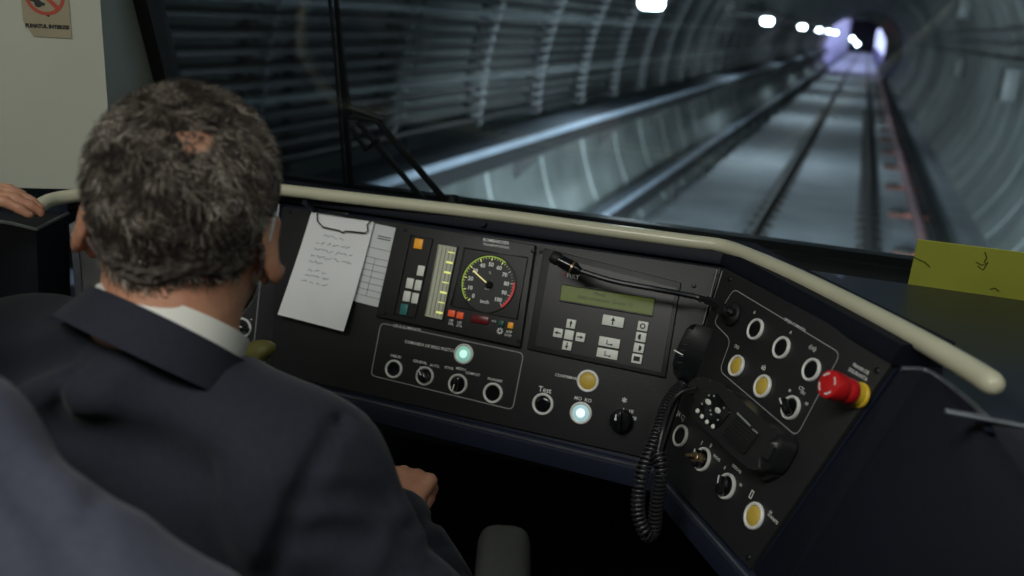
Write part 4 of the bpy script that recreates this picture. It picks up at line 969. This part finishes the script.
# ================================================================== PEOPLE (signed distance fields meshed by surface nets)
def V(*a): return np.array(a, float)
def rcone(P, a, b, ra, rb):
    ab = b-a; t = np.clip(((P-a) @ ab)/max(1e-9, ab @ ab), 0, 1)
    return np.linalg.norm(P-a-t[:, None]*ab, axis=1)-(ra+(rb-ra)*t)
def ell(P, c, r, Rm=None):
    q = P-c
    if Rm is not None: q = q @ Rm          # columns of Rm = local axes
    k0 = np.linalg.norm(q/r, axis=1); k1 = np.linalg.norm(q/(np.array(r)**2), axis=1)
    return k0*(k0-1)/np.maximum(k1, 1e-9)
def smin(a, b, k):
    h = np.clip(.5+.5*(b-a)/k, 0, 1); return b*(1-h)+a*h-k*h*(1-h)
def smax(a, b, k): return -smin(-a, -b, k)
def union(ds, k):
    d = ds[0]
    for e in ds[1:]: d = smin(d, e, k)
    return d
def surfnet(f, lo, hi, h):
    lo = np.array(lo, float); n = np.ceil((np.array(hi)-lo)/h/8).astype(int)*8+1
    B = 8; nb = (n-1)//B; D = np.full(tuple(n), 1.0, dtype=np.float32)
    # block centres first, then exact values near the surface only
    bc_ = np.stack(np.meshgrid(*[(np.arange(k)+.5)*B*h for k in nb], indexing='ij'), -1).reshape(-1, 3)+lo
    dv = f(bc_); near = np.abs(dv) < B*h*1.15
    idx = np.stack(np.meshgrid(*[np.arange(k) for k in nb], indexing='ij'), -1).reshape(-1, 3)
    for k in range(len(idx)):
        if not near[k]:
            i, j, l = idx[k]*B; D[i:i+B+1, j:j+B+1, l:l+B+1] = np.where(D[i:i+B+1, j:j+B+1, l:l+B+1] == 1.0, np.float32(dv[k]), D[i:i+B+1, j:j+B+1, l:l+B+1])
    loc = np.stack(np.meshgrid(*[np.arange(B+1)]*3, indexing='ij'), -1).reshape(-1, 3)
    nk = np.nonzero(near)[0]
    for c0 in range(0, len(nk), 400):
        ii = (idx[nk[c0:c0+400]]*B)[:, None, :]+loc[None]; ii = ii.reshape(-1, 3)
        D[ii[:, 0], ii[:, 1], ii[:, 2]] = f(ii*h+lo)
    S = D < 0
    c = [D[i:D.shape[0]-1+i, j:D.shape[1]-1+j, k:D.shape[2]-1+k] for i in (0, 1) for j in (0, 1) for k in (0, 1)]
    sg = sum((x < 0).astype(np.int8) for x in c); act = (sg > 0) & (sg < 8); vid = -np.ones(act.shape, int); vi = np.argwhere(act); vid[act] = np.arange(len(vi))
    cv = np.stack([x[act] for x in c], 1).astype(float); cor = np.array([(i, j, k) for i in (0, 1) for j in (0, 1) for k in (0, 1)], float)
    acc = np.zeros((len(vi), 3)); cnt = np.zeros(len(vi))
    for a in range(8):
        for b in range(a+1, 8):
            if np.abs(cor[a]-cor[b]).sum() != 1: continue
            x = (cv[:, a] < 0) != (cv[:, b] < 0); t = np.where(x, cv[:, a]/np.where(x, cv[:, a]-cv[:, b], 1), 0)
            acc += np.where(x[:, None], cor[a]+(cor[b]-cor[a])*t[:, None], 0); cnt += x
    verts = (vi+acc/cnt[:, None])*h+lo; faces = []
    for ax_ in range(3):
        s0 = [slice(None)]*3; s1 = [slice(None)]*3; s0[ax_] = slice(0, -1); s1[ax_] = slice(1, None)
        x = S[tuple(s0)] != S[tuple(s1)]; e = np.argwhere(x); u, v = [(1, 2), (2, 0), (0, 1)][ax_]
        ok = (e[:, u] > 0) & (e[:, v] > 0) & (e[:, u] < D.shape[u]-1) & (e[:, v] < D.shape[v]-1); e = e[ok]
        def g(du, dv): q = e.copy(); q[:, u] -= du; q[:, v] -= dv; return vid[q[:, 0], q[:, 1], q[:, 2]]
        F = np.stack([g(1, 1), g(0, 1), g(0, 0), g(1, 0)], 1); ins = S[tuple(s0)][tuple(e.T)]; F[~ins] = F[~ins][:, ::-1]
        faces.append(F[(F >= 0).all(1)])
    return verts, np.concatenate(faces)
def net(name, f, lo, hi, h, m, parent, drop=None, smooth=180, label=None):
    v, F = surfnet(f, lo, hi, h)
    if drop is not None:
        k = ~drop(v); F = F[k[F].all(1)]
    used = np.unique(F); mp_ = -np.ones(len(v), int); mp_[used] = np.arange(len(used)); v = v[used]; F = mp_[F]
    me = bpy.data.meshes.new(name); me.from_pydata(v.tolist(), [], F.tolist()); me.materials.append(M[m])
    me.polygons.foreach_set('use_smooth', [True]*len(F)); me.update()
    o = bpy.data.objects.new(name, me); COL.objects.link(o); o.parent = parent; o.matrix_parent_inverse = Matrix(parent.matrix_world).inverted()
    if label: o['label'] = label
    return o
def rotm(az, pitch=0, roll=0):
    # columns: local x (right), y (forward), z (up); az = degrees anticlockwise from +Y
    m = Matrix.Rotation(math.radians(az), 3, 'Z') @ Matrix.Rotation(math.radians(pitch), 3, 'X') @ Matrix.Rotation(math.radians(roll), 3, 'Y'); return np.array(m)
def head_sdf(P, o, R, skin=True):
    q = (P-o) @ R
    ax = np.abs(q[:, 0]); m = np.stack([ax, q[:, 1], q[:, 2]], 1)
    d = ell(q, V(0, -.008, .047), (.0765, .096, .083))
    d = smin(d, ell(q, V(0, .030, -.010), (.062, .070, .075)), .03)
    d = smin(d, ell(q, V(0, .052, -.062), (.040, .042, .035)), .035)
    d = smin(d, ell(m, V(.038, .05, -.048), (.022, .045, .03)), .03)
    d = smin(d, rcone(q, V(0, .088, .018), V(0, .110, -.016), .009, .013), .012)
    d = smin(d, ell(m, V(.011, .102, -.019), (.009, .010, .008)), .006)
    d = smin(d, rcone(m, V(.010, .087, .032), V(.045, .076, .030), .009, .008), .012)       # brow
    d = smax(d, -ell(m, V(.032, .094, .014), (.017, .012, .010)), .01)
    d = smin(d, ell(q, V(0, .092, -.044), (.022, .010, .006)), .006); d = smin(d, ell(q, V(0, .089, -.054), (.019, .010, .006)), .005)
    d = smin(d, rcone(q, V(0, -.018, -.035), V(0, -.032, -.12), .060, .060), .035)
    # ears: shell with a rim and a hollow, standing off the head
    e = ell(m, V(.0875, -.014, .0), (.0065, .019, .034), np.array(Matrix.Rotation(math.radians(-30), 3, 'Z') @ Matrix.Rotation(math.radians(-10), 3, 'Y')))
    e = smin(e, ell(m, V(.080, -.004, -.028), (.006, .009, .011)), .008)
    e = smax(e, -ell(m, V(.094, -.004, .004), (.007, .011, .021)), .004)
    e = smin(e, rcone(m, V(.074, -.002, .018), V(.078, -.004, -.018), .008, .008), .008)
    return smin(d, e, .006)
def hand_prims(W, Y, Z, side, curl, spread=4, k=1.0, thumb=(38, 25)):
    # W wrist, Y towards the fingers, Z out of the back of the hand, side +1 thumb on local +X ... returns capsules
    Y = Y/np.linalg.norm(Y); Z = Z-Y*(Z @ Y); Z /= np.linalg.norm(Z); X = np.cross(Y, Z)*side; out = []
    for i, (x, ln, r) in enumerate(((.030, .066, .0088), (.010, .074, .0092), (-.010, .069, .0088), (-.029, .054, .0078))):
        base = W+(X*x*.95+Y*(.088-abs(x)*.2)+Z*.004)*k
        out.append((W+(X*x*.55+Y*.012)*k, base, .0150*k, .0115*k))
        a = 0; p = base; sp = math.radians(spread*x/.01*.6)
        for j, f_ in enumerate((.46, .30, .24)):
            a += math.radians(curl[j] if not hasattr(curl[0], '__len__') else curl[i][j])
            d = (Y*math.cos(sp)+X*math.sin(sp))*math.cos(a)-Z*math.sin(a); q = p+d*ln*f_*k*1.0
            out.append((p, q, r*(1-.09*j)*k, r*(1-.09*(j+1))*k)); p = q
    p = W+(X*.022+Y*.020-Z*.006)*k; a = math.radians(thumb[0])
    d1 = X*math.sin(a)+Y*math.cos(a)-Z*.35; d1 /= np.linalg.norm(d1); q = p+d1*.046*k; out.append((p, q, .0150*k, .0110*k))
    d2 = d1+Y*.5-Z*math.radians(thumb[1]); d2 /= np.linalg.norm(d2); q2 = q+d2*.032*k; out.append((q, q2, .0106*k, .0096*k))
    d3 = d2+Y*.25-Z*.2; d3 /= np.linalg.norm(d3); out.append((q2, q2+d3*.024*k, .0096*k, .0078*k))
    return out
def caps(P, prims, k=.006):
    d = np.full(len(P), 9.0)
    for a, b, ra, rb in prims:
        e = rcone(P, a, b, ra, rb); d = smin(d, e, k)
    return d
def fold(P, pts, w, depth):
    d = np.full(len(P), 9.0)
    for a, b in zip(pts[:-1], pts[1:]):
        a = np.array(a, float); b = np.array(b, float); ab = b-a; t = np.clip(((P-a) @ ab)/(ab @ ab), 0, 1); d = np.minimum(d, np.linalg.norm(P-a-t[:, None]*ab, axis=1))
    return depth*np.exp(-(d/w)**2)
def lowfreq(P, s, amp): return amp*(np.sin(P[:, 0]*s*1.3+P[:, 2]*s*.9+1)+np.sin(P[:, 1]*s*1.1-P[:, 2]*s*1.4+2)+np.sin(P[:, 0]*s*.7+P[:, 1]*s*1.7-.5))/3

# --- the driver
HO = ray(184, 232)*.855; HR = rotm(25, -2, 7)
CC = HO+HR @ V(0, -.030, -.098); CC = .5*CC+.5*ray(166, 328)*.86; NB = CC+V(0, -.004, -.042); SL = V(-.79, .655, -.398); SR = ray(305, 483)*.83; PEL = V(-.585, .50, -.99)
ER = V(-.225, .66, -.66); WRr = ray(387, 517)*1.17; EL = V(-1.03, .60, -.44)
WL = ray(-84, 188)*1.13
HDL = (ray(60, 200)*1.20-ray(-40, 192)*1.16); HDR = V(-.12, .85, .10)
dr = thing('person', 'driver in a navy suit with short curly grey hair, seen from behind at the console', 'person', (PEL[0], PEL[1], FLOORZ))
handR = hand_prims(WRr, HDR, V(.10, -.30, .9), -1, (55, 62, 40), k=1.05); handL = hand_prims(WL, HDL, V(.0, -.1, 1.0), 1, (8, 14, 12), 3, k=.92)
def torso(P, g):
    d = union([ell(P, V(-.592, .625, -.57), (.185+g, .118+g, .21+g)), ell(P, V(-.587, .585, -.80), (.170+g, .130+g, .20+g)),
               rcone(P, SL+V(.03, 0, 0), SR+V(-.03, 0, 0), .062+g, .062+g), rcone(P, NB+V(0, 0, -.012), SR, .036+g, .056+g), rcone(P, NB+V(-.02, -.01, .0), SL, .056+g, .064+g),
               ell(P, PEL, (.175+g, .135+g, .10+g))], .06)
    return d
THR = (V(-.67, .52, -.99), V(-.76, .98, -.93), V(-.76, .98, -1.36)); THL = (V(-.49, .52, -.99), V(-.44, .98, -.93), V(-.44, 1.0, -1.36))
def driver_body(P):
    d = torso(P, -.004)
    for a, b, ra, rb in ((SR, ER, .047, .040), (ER, WRr, .038, .026), (SL, EL, .047, .040), (EL, WL, .038, .026)): d = smin(d, rcone(P, a, b, ra, rb), .02)
    for h_ in (THR, THL): d = smin(d, rcone(P, h_[0], h_[1], .072, .052), .03); d = smin(d, rcone(P, h_[1], h_[2], .048, .034), .02)
    d = smin(d, rcone(P, NB+V(0, .0, -.03), HO+HR @ V(0, -.028, -.07), .062, .058), .03)
    d = smin(d, caps(P, handR, .005), .008); d = smin(d, caps(P, handL, .005), .008)
    m = np.linalg.norm(P-HO, axis=1) < .30
    if m.any(): d[m] = smin(d[m], head_sdf(P[m], HO, HR), .015)
    return d
bd = net('body', driver_body, (-1.30, .30, -1.42), (-.20, 1.20, -.03), .005, 'skin', dr)
def jacket0(P):
    g = .014
    d = torso(P, g)
    sr = union([rcone(P, SR, ER, .066, .057), rcone(P, ER, WRr+(ER-WRr)*.08, .060, .054)], .02)
    sl = union([rcone(P, SL, EL, .066, .057), rcone(P, EL, WL+(EL-WL)*.16, .056, .042)], .02)
    d = smin(smin(d, sr, .022), sl, .022)
    d = smin(d, ell(P, CC+V(-.020, -.016, -.042), (.096, .086, .048)), .035)
    return smin(d, ell(P, PEL+V(0, 0, .02), (.20, .16, .15)), .04)
def trace(f, pts):          # where a sight line first meets the cloth: gives a crease its own place on the surface
    out = []
    for x, y in pts:
        r = ray(x, y); t = .35
        for _ in range(60): t += max(.0, float(f((r*t)[None])[0]))*.8/np.linalg.norm(r)
        out.append(r*t)
    return out
CREASES = [([(352, 398), (338, 425), (318, 462), (298, 505), (280, 545), (268, 580)], .0085, .009), ([(302, 503), (330, 496), (360, 495), (392, 502)], .010, .009), ([(296, 540), (330, 534), (372, 538)], .012, .008),
    ([(355, 455), (372, 470), (386, 492)], .012, .005), ([(80, 366), (66, 392), (50, 424)], .007, .007), ([(-10, 376), (30, 364), (64, 350)], .016, .012), ([(52, 428), (100, 437), (150, 452), (195, 472)], .017, .011),
    ([(86, 392), (120, 369), (156, 352)], .016, -.007), ([(20, 400), (60, 385), (100, 400)], .016, -.005), ([(57, 316), (99, 331), (156, 349), (196, 360)], .007, .006), ([(150, 352), (176, 366), (200, 374)], .010, .006),
    ([(230, 430), (250, 480), (250, 540)], .030, -.006), ([(120, 470), (180, 500), (210, 560)], .030, .006), ([(405, 530), (430, 522), (455, 530)], .009, .006), ([(400, 552), (430, 545), (462, 552)], .010, .006), ([(392, 576), (425, 566), (470, 574)], .010, .005)]
CREASES = [(trace(jacket0, p), w, d_) for p, w, d_ in CREASES]
def jacket(P):
    d = jacket0(P)
    for p_, w_, d_ in CREASES: d += fold(P, p_, w_*1.1, d_*1.55)
    d += lowfreq(P, 26, .0026)
    # neck opening
    return smax(d, -rcone(P, NB+V(0, .05, -.06), HO+HR @ V(0, -.028, -.07), .070, .070), .008)
net('suit_jacket', jacket, (-1.32, .28, -1.20), (-.18, 1.10, -.24), .0055, 'suit', dr)
def trousers(P):
    d = ell(P, PEL+V(0, .02, -.02), (.185, .15, .11))
    for h_ in (THR, THL): d = smin(d, rcone(P, h_[0], h_[1], .088, .070), .04); d = smin(d, rcone(P, h_[1], h_[2]+V(0, 0, .03), .066, .055), .02)
    return d+lowfreq(P, 30, .004)
net('trousers', trousers, (-.92, .28, -1.42), (-.30, 1.14, -.80), .010, 'trousers', dr)
for h_ in (THR, THL):
    b_ = h_[2]; mb = MB(); mb.prism(rounded([(-.045, -.07), (.045, -.07), (.048, .10), (.02, .20), (-.02, .20), (-.048, .10)], .03), 0, .07, T(b_[0], b_[1], FLOORZ+.002), .02, seg=3); mb.build('shoe', 'leather', dr)
# collars: bands around the neck, leaning with it
NX = (HO+HR @ V(0, -.03, -.10))-NB; NX = NX/np.linalg.norm(NX)
def collar(name, m, c, az, tilt, roll, prof, op, th, par=dr):
    Rm = rotm(az, tilt, roll); mb = MB(); vs = []; fs = []; N = 60; m_ = len(prof)
    for side in (0, 1):
        for i in range(N+1):
            a = math.radians(-90+op/2-180+ (360-op)*i/N+ 0) if False else math.radians(90+op/2+(360-op)*i/N)
            k = abs(i/N-.5)*2
            for r_, z_ in prof:
                rx = r_+(0 if side == 0 else th); w = V(rx*math.cos(a), rx*math.sin(a)*1.0, z_*(1-.35*k**2)); vs.append(tuple(c+Rm @ w))
    K = (N+1)*m_
    for i in range(N):
        for j in range(m_-1):
            a = i*m_+j; fs.append((a, a+1, a+m_+1, a+m_)); fs.append((K+a, K+a+m_, K+a+m_+1, K+a+1))
        a = i*m_+m_-1; fs.append((a, K+a, K+a+m_, a+m_)); a = i*m_; fs.append((a, a+m_, K+a+m_, K+a))
    for i in (0, N):
        for j in range(m_-1): a = i*m_+j; fs.append((a, K+a, K+a+1, a+1))
    mb.add(vs, fs); return mb.build(name, m, par, smooth=60)
collar('shirt_collar', 'shirt', CC+V(.002, .0, .003), 36, -28, 22, [(.0725, -.014), (.0715, -.004), (.0705, .012), (.0705, .018)], 30, .003)
collar('jacket_collar', 'suit', CC+V(.003, -.003, -.004), 36, -26, 29, [(.0900, -.028), (.087, -.020), (.082, -.006), (.0775, .009), (.0780, .012)], 50, .006)
# eyes, mask and loops
def hp(x, y, z): return HO+HR @ V(x, y, z)
for sx in (-1, 1):
    mb = MB(); mb.ball(hp(sx*.032, .079, .014), .0125, seg=20); e = mb.build('eye', 'eye_white', dr); mb = MB(); mb.ball(hp(sx*.032, .0855, .014), .0068, seg=14); mb.build('iris', 'iris', e)
def masks(P):
    q = (P-HO) @ HR
    o_ = head_sdf(P, HO, HR)-.004; i_ = head_sdf(P, HO, HR)-.0015
    d = smax(o_, -i_, .001); reg = np.maximum(np.maximum(-(q[:, 1]-.028-.0*np.abs(q[:, 0])), q[:, 2]+.012-.12*(q[:, 1]-.05)), -(q[:, 2]+.092)); return smax(d, reg, .003)
net('face_mask', masks, HO-.17, HO+.17, .0035, 'mask', dr)
for sx in (-1, 1):
    mb = MB(); mb.tube(catmull([hp(sx*.060, .040, -.022), hp(sx*.078, .012, .012), hp(sx*.083, -.008, .034), hp(sx*.084, -.022, .020), hp(sx*.080, -.024, -.012), hp(sx*.072, .0, -.038), hp(sx*.055, .036, -.062)], 6), .0016, 6); mb.build('mask_loop', 'mask', dr)

# hair: short curly strands rooted on the scalp, plus a thin matted undercoat
def hairline(q):   # q local head coordinates -> >0 where hair grows
    ang = np.arctan2(q[:, 1], np.abs(q[:, 0])+1e-6)       # forward positive
    back = np.where(q[:, 1] < -.034, -.036+.006*np.sin(q[:, 0]*60)+.25*np.abs(q[:, 0]), np.where(q[:, 1] < .02, .026+.0*q[:, 1], .026+(q[:, 1]-.02)*.95))
    return q[:, 2]-back
BALD = [(V(.022, -.074, .096), .028, .84), (V(.026, -.084, .080), .022, .6)]
def baldness(q):
    b = np.zeros(len(q))
    for c, r, s_ in BALD: b = np.maximum(b, s_*np.exp(-(np.linalg.norm(q-c, axis=1)/r)**2))
    return b
def cap(P):
    q = (P-HO) @ HR; base = head_sdf(P, HO, HR)
    n = .0035*(np.sin(q[:, 0]*260+3*np.sin(q[:, 2]*140))*np.sin(q[:, 1]*240+2*np.sin(q[:, 0]*170))*np.sin(q[:, 2]*250+1))
    d = base-(.0065*(1-1.5*baldness(q)))-n*(1-baldness(q)); hl = hairline(q)
    return smax(smax(d, -(hl-.004), .006), np.abs(q[:, 0])-.0835, .004)
M['hair_under'] = mat('dark_grey_hair_undercoat', (52, 46, 42), 0.85, vscale=220, rgb2=(96, 88, 80))
net('hair_undercoat', cap, HO-V(.14, .14, .10), HO+V(.14, .14, .18), .003, 'hair_under', dr)
def hair_mat():
    m = bpy.data.materials.new('grey_hair_strands'); m.use_nodes = True; nt = m.node_tree; b = nt.nodes['Principled BSDF']; b.inputs['Roughness'].default_value = .55
    a = nt.nodes.new('ShaderNodeAttribute'); a.attribute_name = 'strand_tone'; nt.links.new(a.outputs['Color'], b.inputs['Base Color']); return m
M['hair'] = hair_mat()
def hair(n, name):
    P = rng.normal(size=(n*3, 3)); P /= np.linalg.norm(P, axis=1)[:, None]; q = P*V(.0765, .096, .083)+V(0, -.008, .047)
    # extend to the nape and sides: project points on the head surface along the radial direction
    d0 = V(0, -.008, .035); dirs = P.copy(); q = d0+dirs*.05
    for _ in range(26):
        q = q-dirs*head_sdf(HO+q @ HR.T, HO, HR)[:, None]*.8
    hl = hairline(q); ok = (hl+rng.normal(0, .004, len(q)) > 0) & (np.abs(q[:, 0]) < .082) & (rng.random(len(q)) > baldness(q)*.93) & (q[:, 2] > -.08) & ~((np.abs(q[:, 0]) > .06) & (q[:, 1] > -.040) & (q[:, 1] < .01) & (q[:, 2] < .036)); q = q[ok][:n]
    eps = 1e-3; nr = np.stack([head_sdf(HO+(q+V(*(eps*np.eye(3)[i]))) @ HR.T, HO, HR)-head_sdf(HO+(q-V(*(eps*np.eye(3)[i]))) @ HR.T, HO, HR) for i in range(3)], 1); nr /= np.linalg.norm(nr, axis=1)[:, None]
    N = len(q); flow = np.stack([q[:, 0]*4+.3, -.3+0*q[:, 1], -.9+q[:, 2]*2], 1)+rng.normal(0, .55, (N, 3)); flow -= nr*(flow*nr).sum(1)[:, None]; flow /= np.linalg.norm(flow, axis=1)[:, None]
    sid = np.cross(nr, flow); ln = rng.uniform(.016, .027, N)*np.clip(.35+hairline(q)*9, .35, 1)*(1-.45*baldness(q)); ph = (q[:, 0]*90+q[:, 1]*70+q[:, 2]*110+rng.normal(0, .6, N)); cr = rng.uniform(.0022, .0048, N); S_ = 7
    pts = []
    for k in range(S_):
        t = k/(S_-1); a = ph+t*5.2
        pts.append(q+nr*(ln*(.55*t-.12*t*t)+.001)[:, None]+flow*(ln*.75*t*t)[:, None]+sid*(cr*np.sin(a)*t)[:, None]+flow*(cr*np.cos(a)*t)[:, None])
    vs = []; fs = []; W = .00075
    for k in range(S_):
        w = W*(1-.75*(k/(S_-1))**2)
        for j in range(3):
            c = math.cos(2.094*j); s_ = math.sin(2.094*j); vs.append(pts[k]+sid*(w*c)+nr*(w*s_)*.0+np.cross(sid, nr)*(w*s_))
    A = np.stack(vs, 1).reshape(-1, 3) @ HR.T+HO; base = np.arange(N)*S_*3; F = []
    for k in range(S_-1):
        for j in range(3):
            a = k*3+j; b = k*3+(j+1) % 3; F.append(np.stack([base+a, base+b, base+b+3, base+a+3], 1))
    F = np.concatenate(F); me = bpy.data.meshes.new(name); me.from_pydata(A.tolist(), [], F.tolist()); me.materials.append(M['hair']); me.polygons.foreach_set('use_smooth', [True]*len(F))
    cf = np.random.default_rng(5).uniform(-1, 1, (14, 3)); cf /= np.linalg.norm(cf, axis=1)[:, None]; cl0 = sum(np.sin((q @ cf[i])*(170+40*i)+i*1.7) for i in range(14))/14; tone = np.clip(.5+cl0*1.5+rng.normal(0, .20, N), 0, 1); cl_ = np.array([lin(c) for c in ((30, 25, 22), (66, 56, 48), (140, 130, 116), (214, 208, 196))])
    # greyer on the sides and the left, darker and browner towards the crown
    side = np.clip(np.abs(q[:, 0])/.08*.5+(q[:, 0] < 0)*.12+.1-hairline(q)*.6, 0, 1); idx = np.clip((tone*2.6+side*1.6).astype(int), 0, 3); c = cl_[idx]
    at = me.attributes.new('strand_tone', 'FLOAT_COLOR', 'POINT'); cc = np.ones((N*S_*3, 4), np.float32); cc[:, :3] = np.repeat(c, S_*3, 0); at.data.foreach_set('color', cc.ravel()); me.update()
    o = bpy.data.objects.new(name, me); COL.objects.link(o); o.parent = dr; o.matrix_parent_inverse = Matrix(dr.matrix_world).inverted(); o['kind'] = 'stuff'; return o
hair(15000, 'hair')

# --- seat of the driver
st = thing('driver_chair', 'dark cloth driver seat with grey padded armrest', 'seat', (-.585, .50, FLOORZ))
mb = MB(); mb.box((-.585, .56, -1.135), (.50, .50, .10), bev=.035, seg=3); mb.build('seat_cushion', 'seat', st)
mb = MB(); mb.box((-.585, .255, -.98), (.44, .07, .26), bev=.03, seg=3); mb.build('backrest', 'seat', st)
mb = MB(); mb.lathe([(.20, 0), (.20, .02), (.06, .04), (.05, .26), (0, .26)], T(-.585, .52, FLOORZ), 24); mb.build('pedestal', 'panel_deep', st)
ap = ray(503, 566)*.93
mb = MB(); AX = frame(ap, np.array([.94, .34, 0]), np.array([-.34, .94, 0]), np.array([0, 0, 1.0])); mb.box((0, -.08, 0), (.056, .26, .05), AX, bev=.018, seg=3); mb.build('armrest', 'armrest', st)
mb = MB(); mb.tube([ap+V(.02, -.12, 0), ap+V(.0, -.16, -.3), V(-.36, .40, -1.10)], .014, 8); mb.build('armrest_bracket', 'panel_deep', st)

# --- second person, close on the left
S2R = ray(-80, 480)*.60; E2 = ray(225, 722)*.56; HO2 = S2R+V(-.19, .0, .27); NB2 = S2R+V(-.19, -.02, .06); S2L = S2R+V(-.36, -.06, 0); P2 = V(-1.06, .10, -.93); H2 = V(-.26, .34, -.56); HR2 = rotm(-20, -4, 0)
p2 = thing('person', 'person in a charcoal suit at the lower left edge, blurred sleeve close to the lens', 'person', (P2[0], P2[1], FLOORZ))
hand2 = hand_prims(H2, V(.15, .5, -.8), V(.5, .2, .4), -1, (35, 40, 25))
TH2 = [(P2+V(sx*.09, .02, 0), P2+V(sx*.10, .28, .0), V(P2[0]+sx*.10, P2[1]+.26, -1.38)) for sx in (-1, 1)]
def t2_(P, g): return union([ell(P, (NB2+P2)/2+V(0, 0, .10), (.18+g, .12+g, .22+g)), ell(P, P2+V(0, 0, .1), (.165+g, .13+g, .18+g)), rcone(P, S2L, S2R, .06+g, .055+g), rcone(P, NB2, S2R, .05+g, .052+g), rcone(P, NB2, S2L, .05+g, .052+g)], .06)
def body2(P):
    d = t2_(P, -.006)
    for a, b, ra, rb in ((S2R, E2, .044, .036), (E2, H2, .036, .026), (S2L, S2L+V(-.05, .03, -.28), .044, .038), (S2L+V(-.05, .03, -.28), S2L+V(.03, .2, -.45), .036, .026)): d = smin(d, rcone(P, a, b, ra, rb), .02)
    for h_ in TH2: d = smin(d, rcone(P, h_[0], h_[1], .07, .05), .03); d = smin(d, rcone(P, h_[1], h_[2], .048, .034), .02)
    d = smin(d, caps(P, hand2, .005), .008); d = smin(d, caps(P, hand_prims(S2L+V(.03, .2, -.45), V(.3, 1, -.3), V(0, .2, 1), 1, (20, 25, 20)), .005), .008)
    m = np.linalg.norm(P-HO2, axis=1) < .30
    if m.any(): d[m] = smin(d[m], head_sdf(P[m], HO2, HR2), .015)
    return d
lo2 = (-1.35, -.02, -1.42); hi2 = (-.10, .80, .22)
net('body', body2, lo2, hi2, .008, 'skin', p2)
def jacket20(P):
    d = t2_(P, .012); d = smin(d, union([rcone(P, S2R, E2, .060, .070), rcone(P, E2, H2+(E2-H2)*.2, .062, .044)], .02), .02)
    return smin(d, union([rcone(P, S2L, S2L+V(-.05, .03, -.28), .062, .056), rcone(P, S2L+V(-.05, .03, -.28), S2L+V(.02, .16, -.41), .054, .042)], .02), .02)
CREASES2 = [([(-30, 430), (0, 458), (30, 492), (58, 535), (82, 590)], .013, .013), ([(97, 492), (90, 512), (82, 532)], .007, .006), ([(112, 474), (120, 490)], .007, .005), ([(100, 530), (96, 545)], .007, .004), ([(140, 520), (190, 545), (230, 580)], .014, -.003)]
CREASES2 = [(trace(jacket20, p), w, d_) for p, w, d_ in CREASES2]
def jacket2(P):
    d = jacket20(P)
    for p_, w_, d_ in CREASES2: d += fold(P, p_, w_, d_)
    d += lowfreq(P, 34, .003)
    return smax(d, -rcone(P, NB2+V(0, .04, -.05), HO2+V(0, -.02, -.10), .066, .064), .008)
net('suit_jacket', jacket2, lo2, hi2, .0065, 'suit2', p2)
def trousers2(P):
    d = ell(P, P2, (.18, .15, .12))
    for h_ in TH2: d = smin(d, rcone(P, h_[0], h_[1], .086, .068), .04); d = smin(d, rcone(P, h_[1], h_[2], .064, .055), .02)
    return d
net('trousers', trousers2, lo2, hi2, .014, 'suit2', p2)
for h_ in TH2: mb = MB(); mb.prism(rounded([(-.045, -.07), (.045, -.07), (.048, .10), (.02, .20), (-.02, .20), (-.048, .10)], .03), 0, .07, T(h_[2][0], h_[2][1], FLOORZ+.002), .02, seg=3); mb.build('shoe', 'leather', p2)
def cap2(P):
    q = (P-HO2) @ HR2; return smax(head_sdf(P, HO2, HR2)-.010-.002*np.sin(q[:, 0]*150)*np.sin(q[:, 2]*160), -(hairline(q)-.002), .006)
net('hair', cap2, HO2-.16, HO2+.19, .005, 'hair_under', p2)
for sx in (-1, 1):
    mb = MB(); c = HO2+HR2 @ V(sx*.032, .079, .014); mb.ball(c, .0125, seg=16); e = mb.build('eye', 'eye_white', p2); mb = MB(); mb.ball(HO2+HR2 @ V(sx*.032, .0855, .014), .0068, seg=12); mb.build('iris', 'iris', e)
mb = MB(); mb.box((P2[0], P2[1]+.02, P2[2]-.15), (.42, .36, .06), bev=.02); mb.box((P2[0], P2[1]-.10, P2[2]-.34), (.10, .10, .34)); s2 = mb.build('folding_stool', 'seat'); tag(s2, 'small folding seat under the person in charcoal', 'seat')
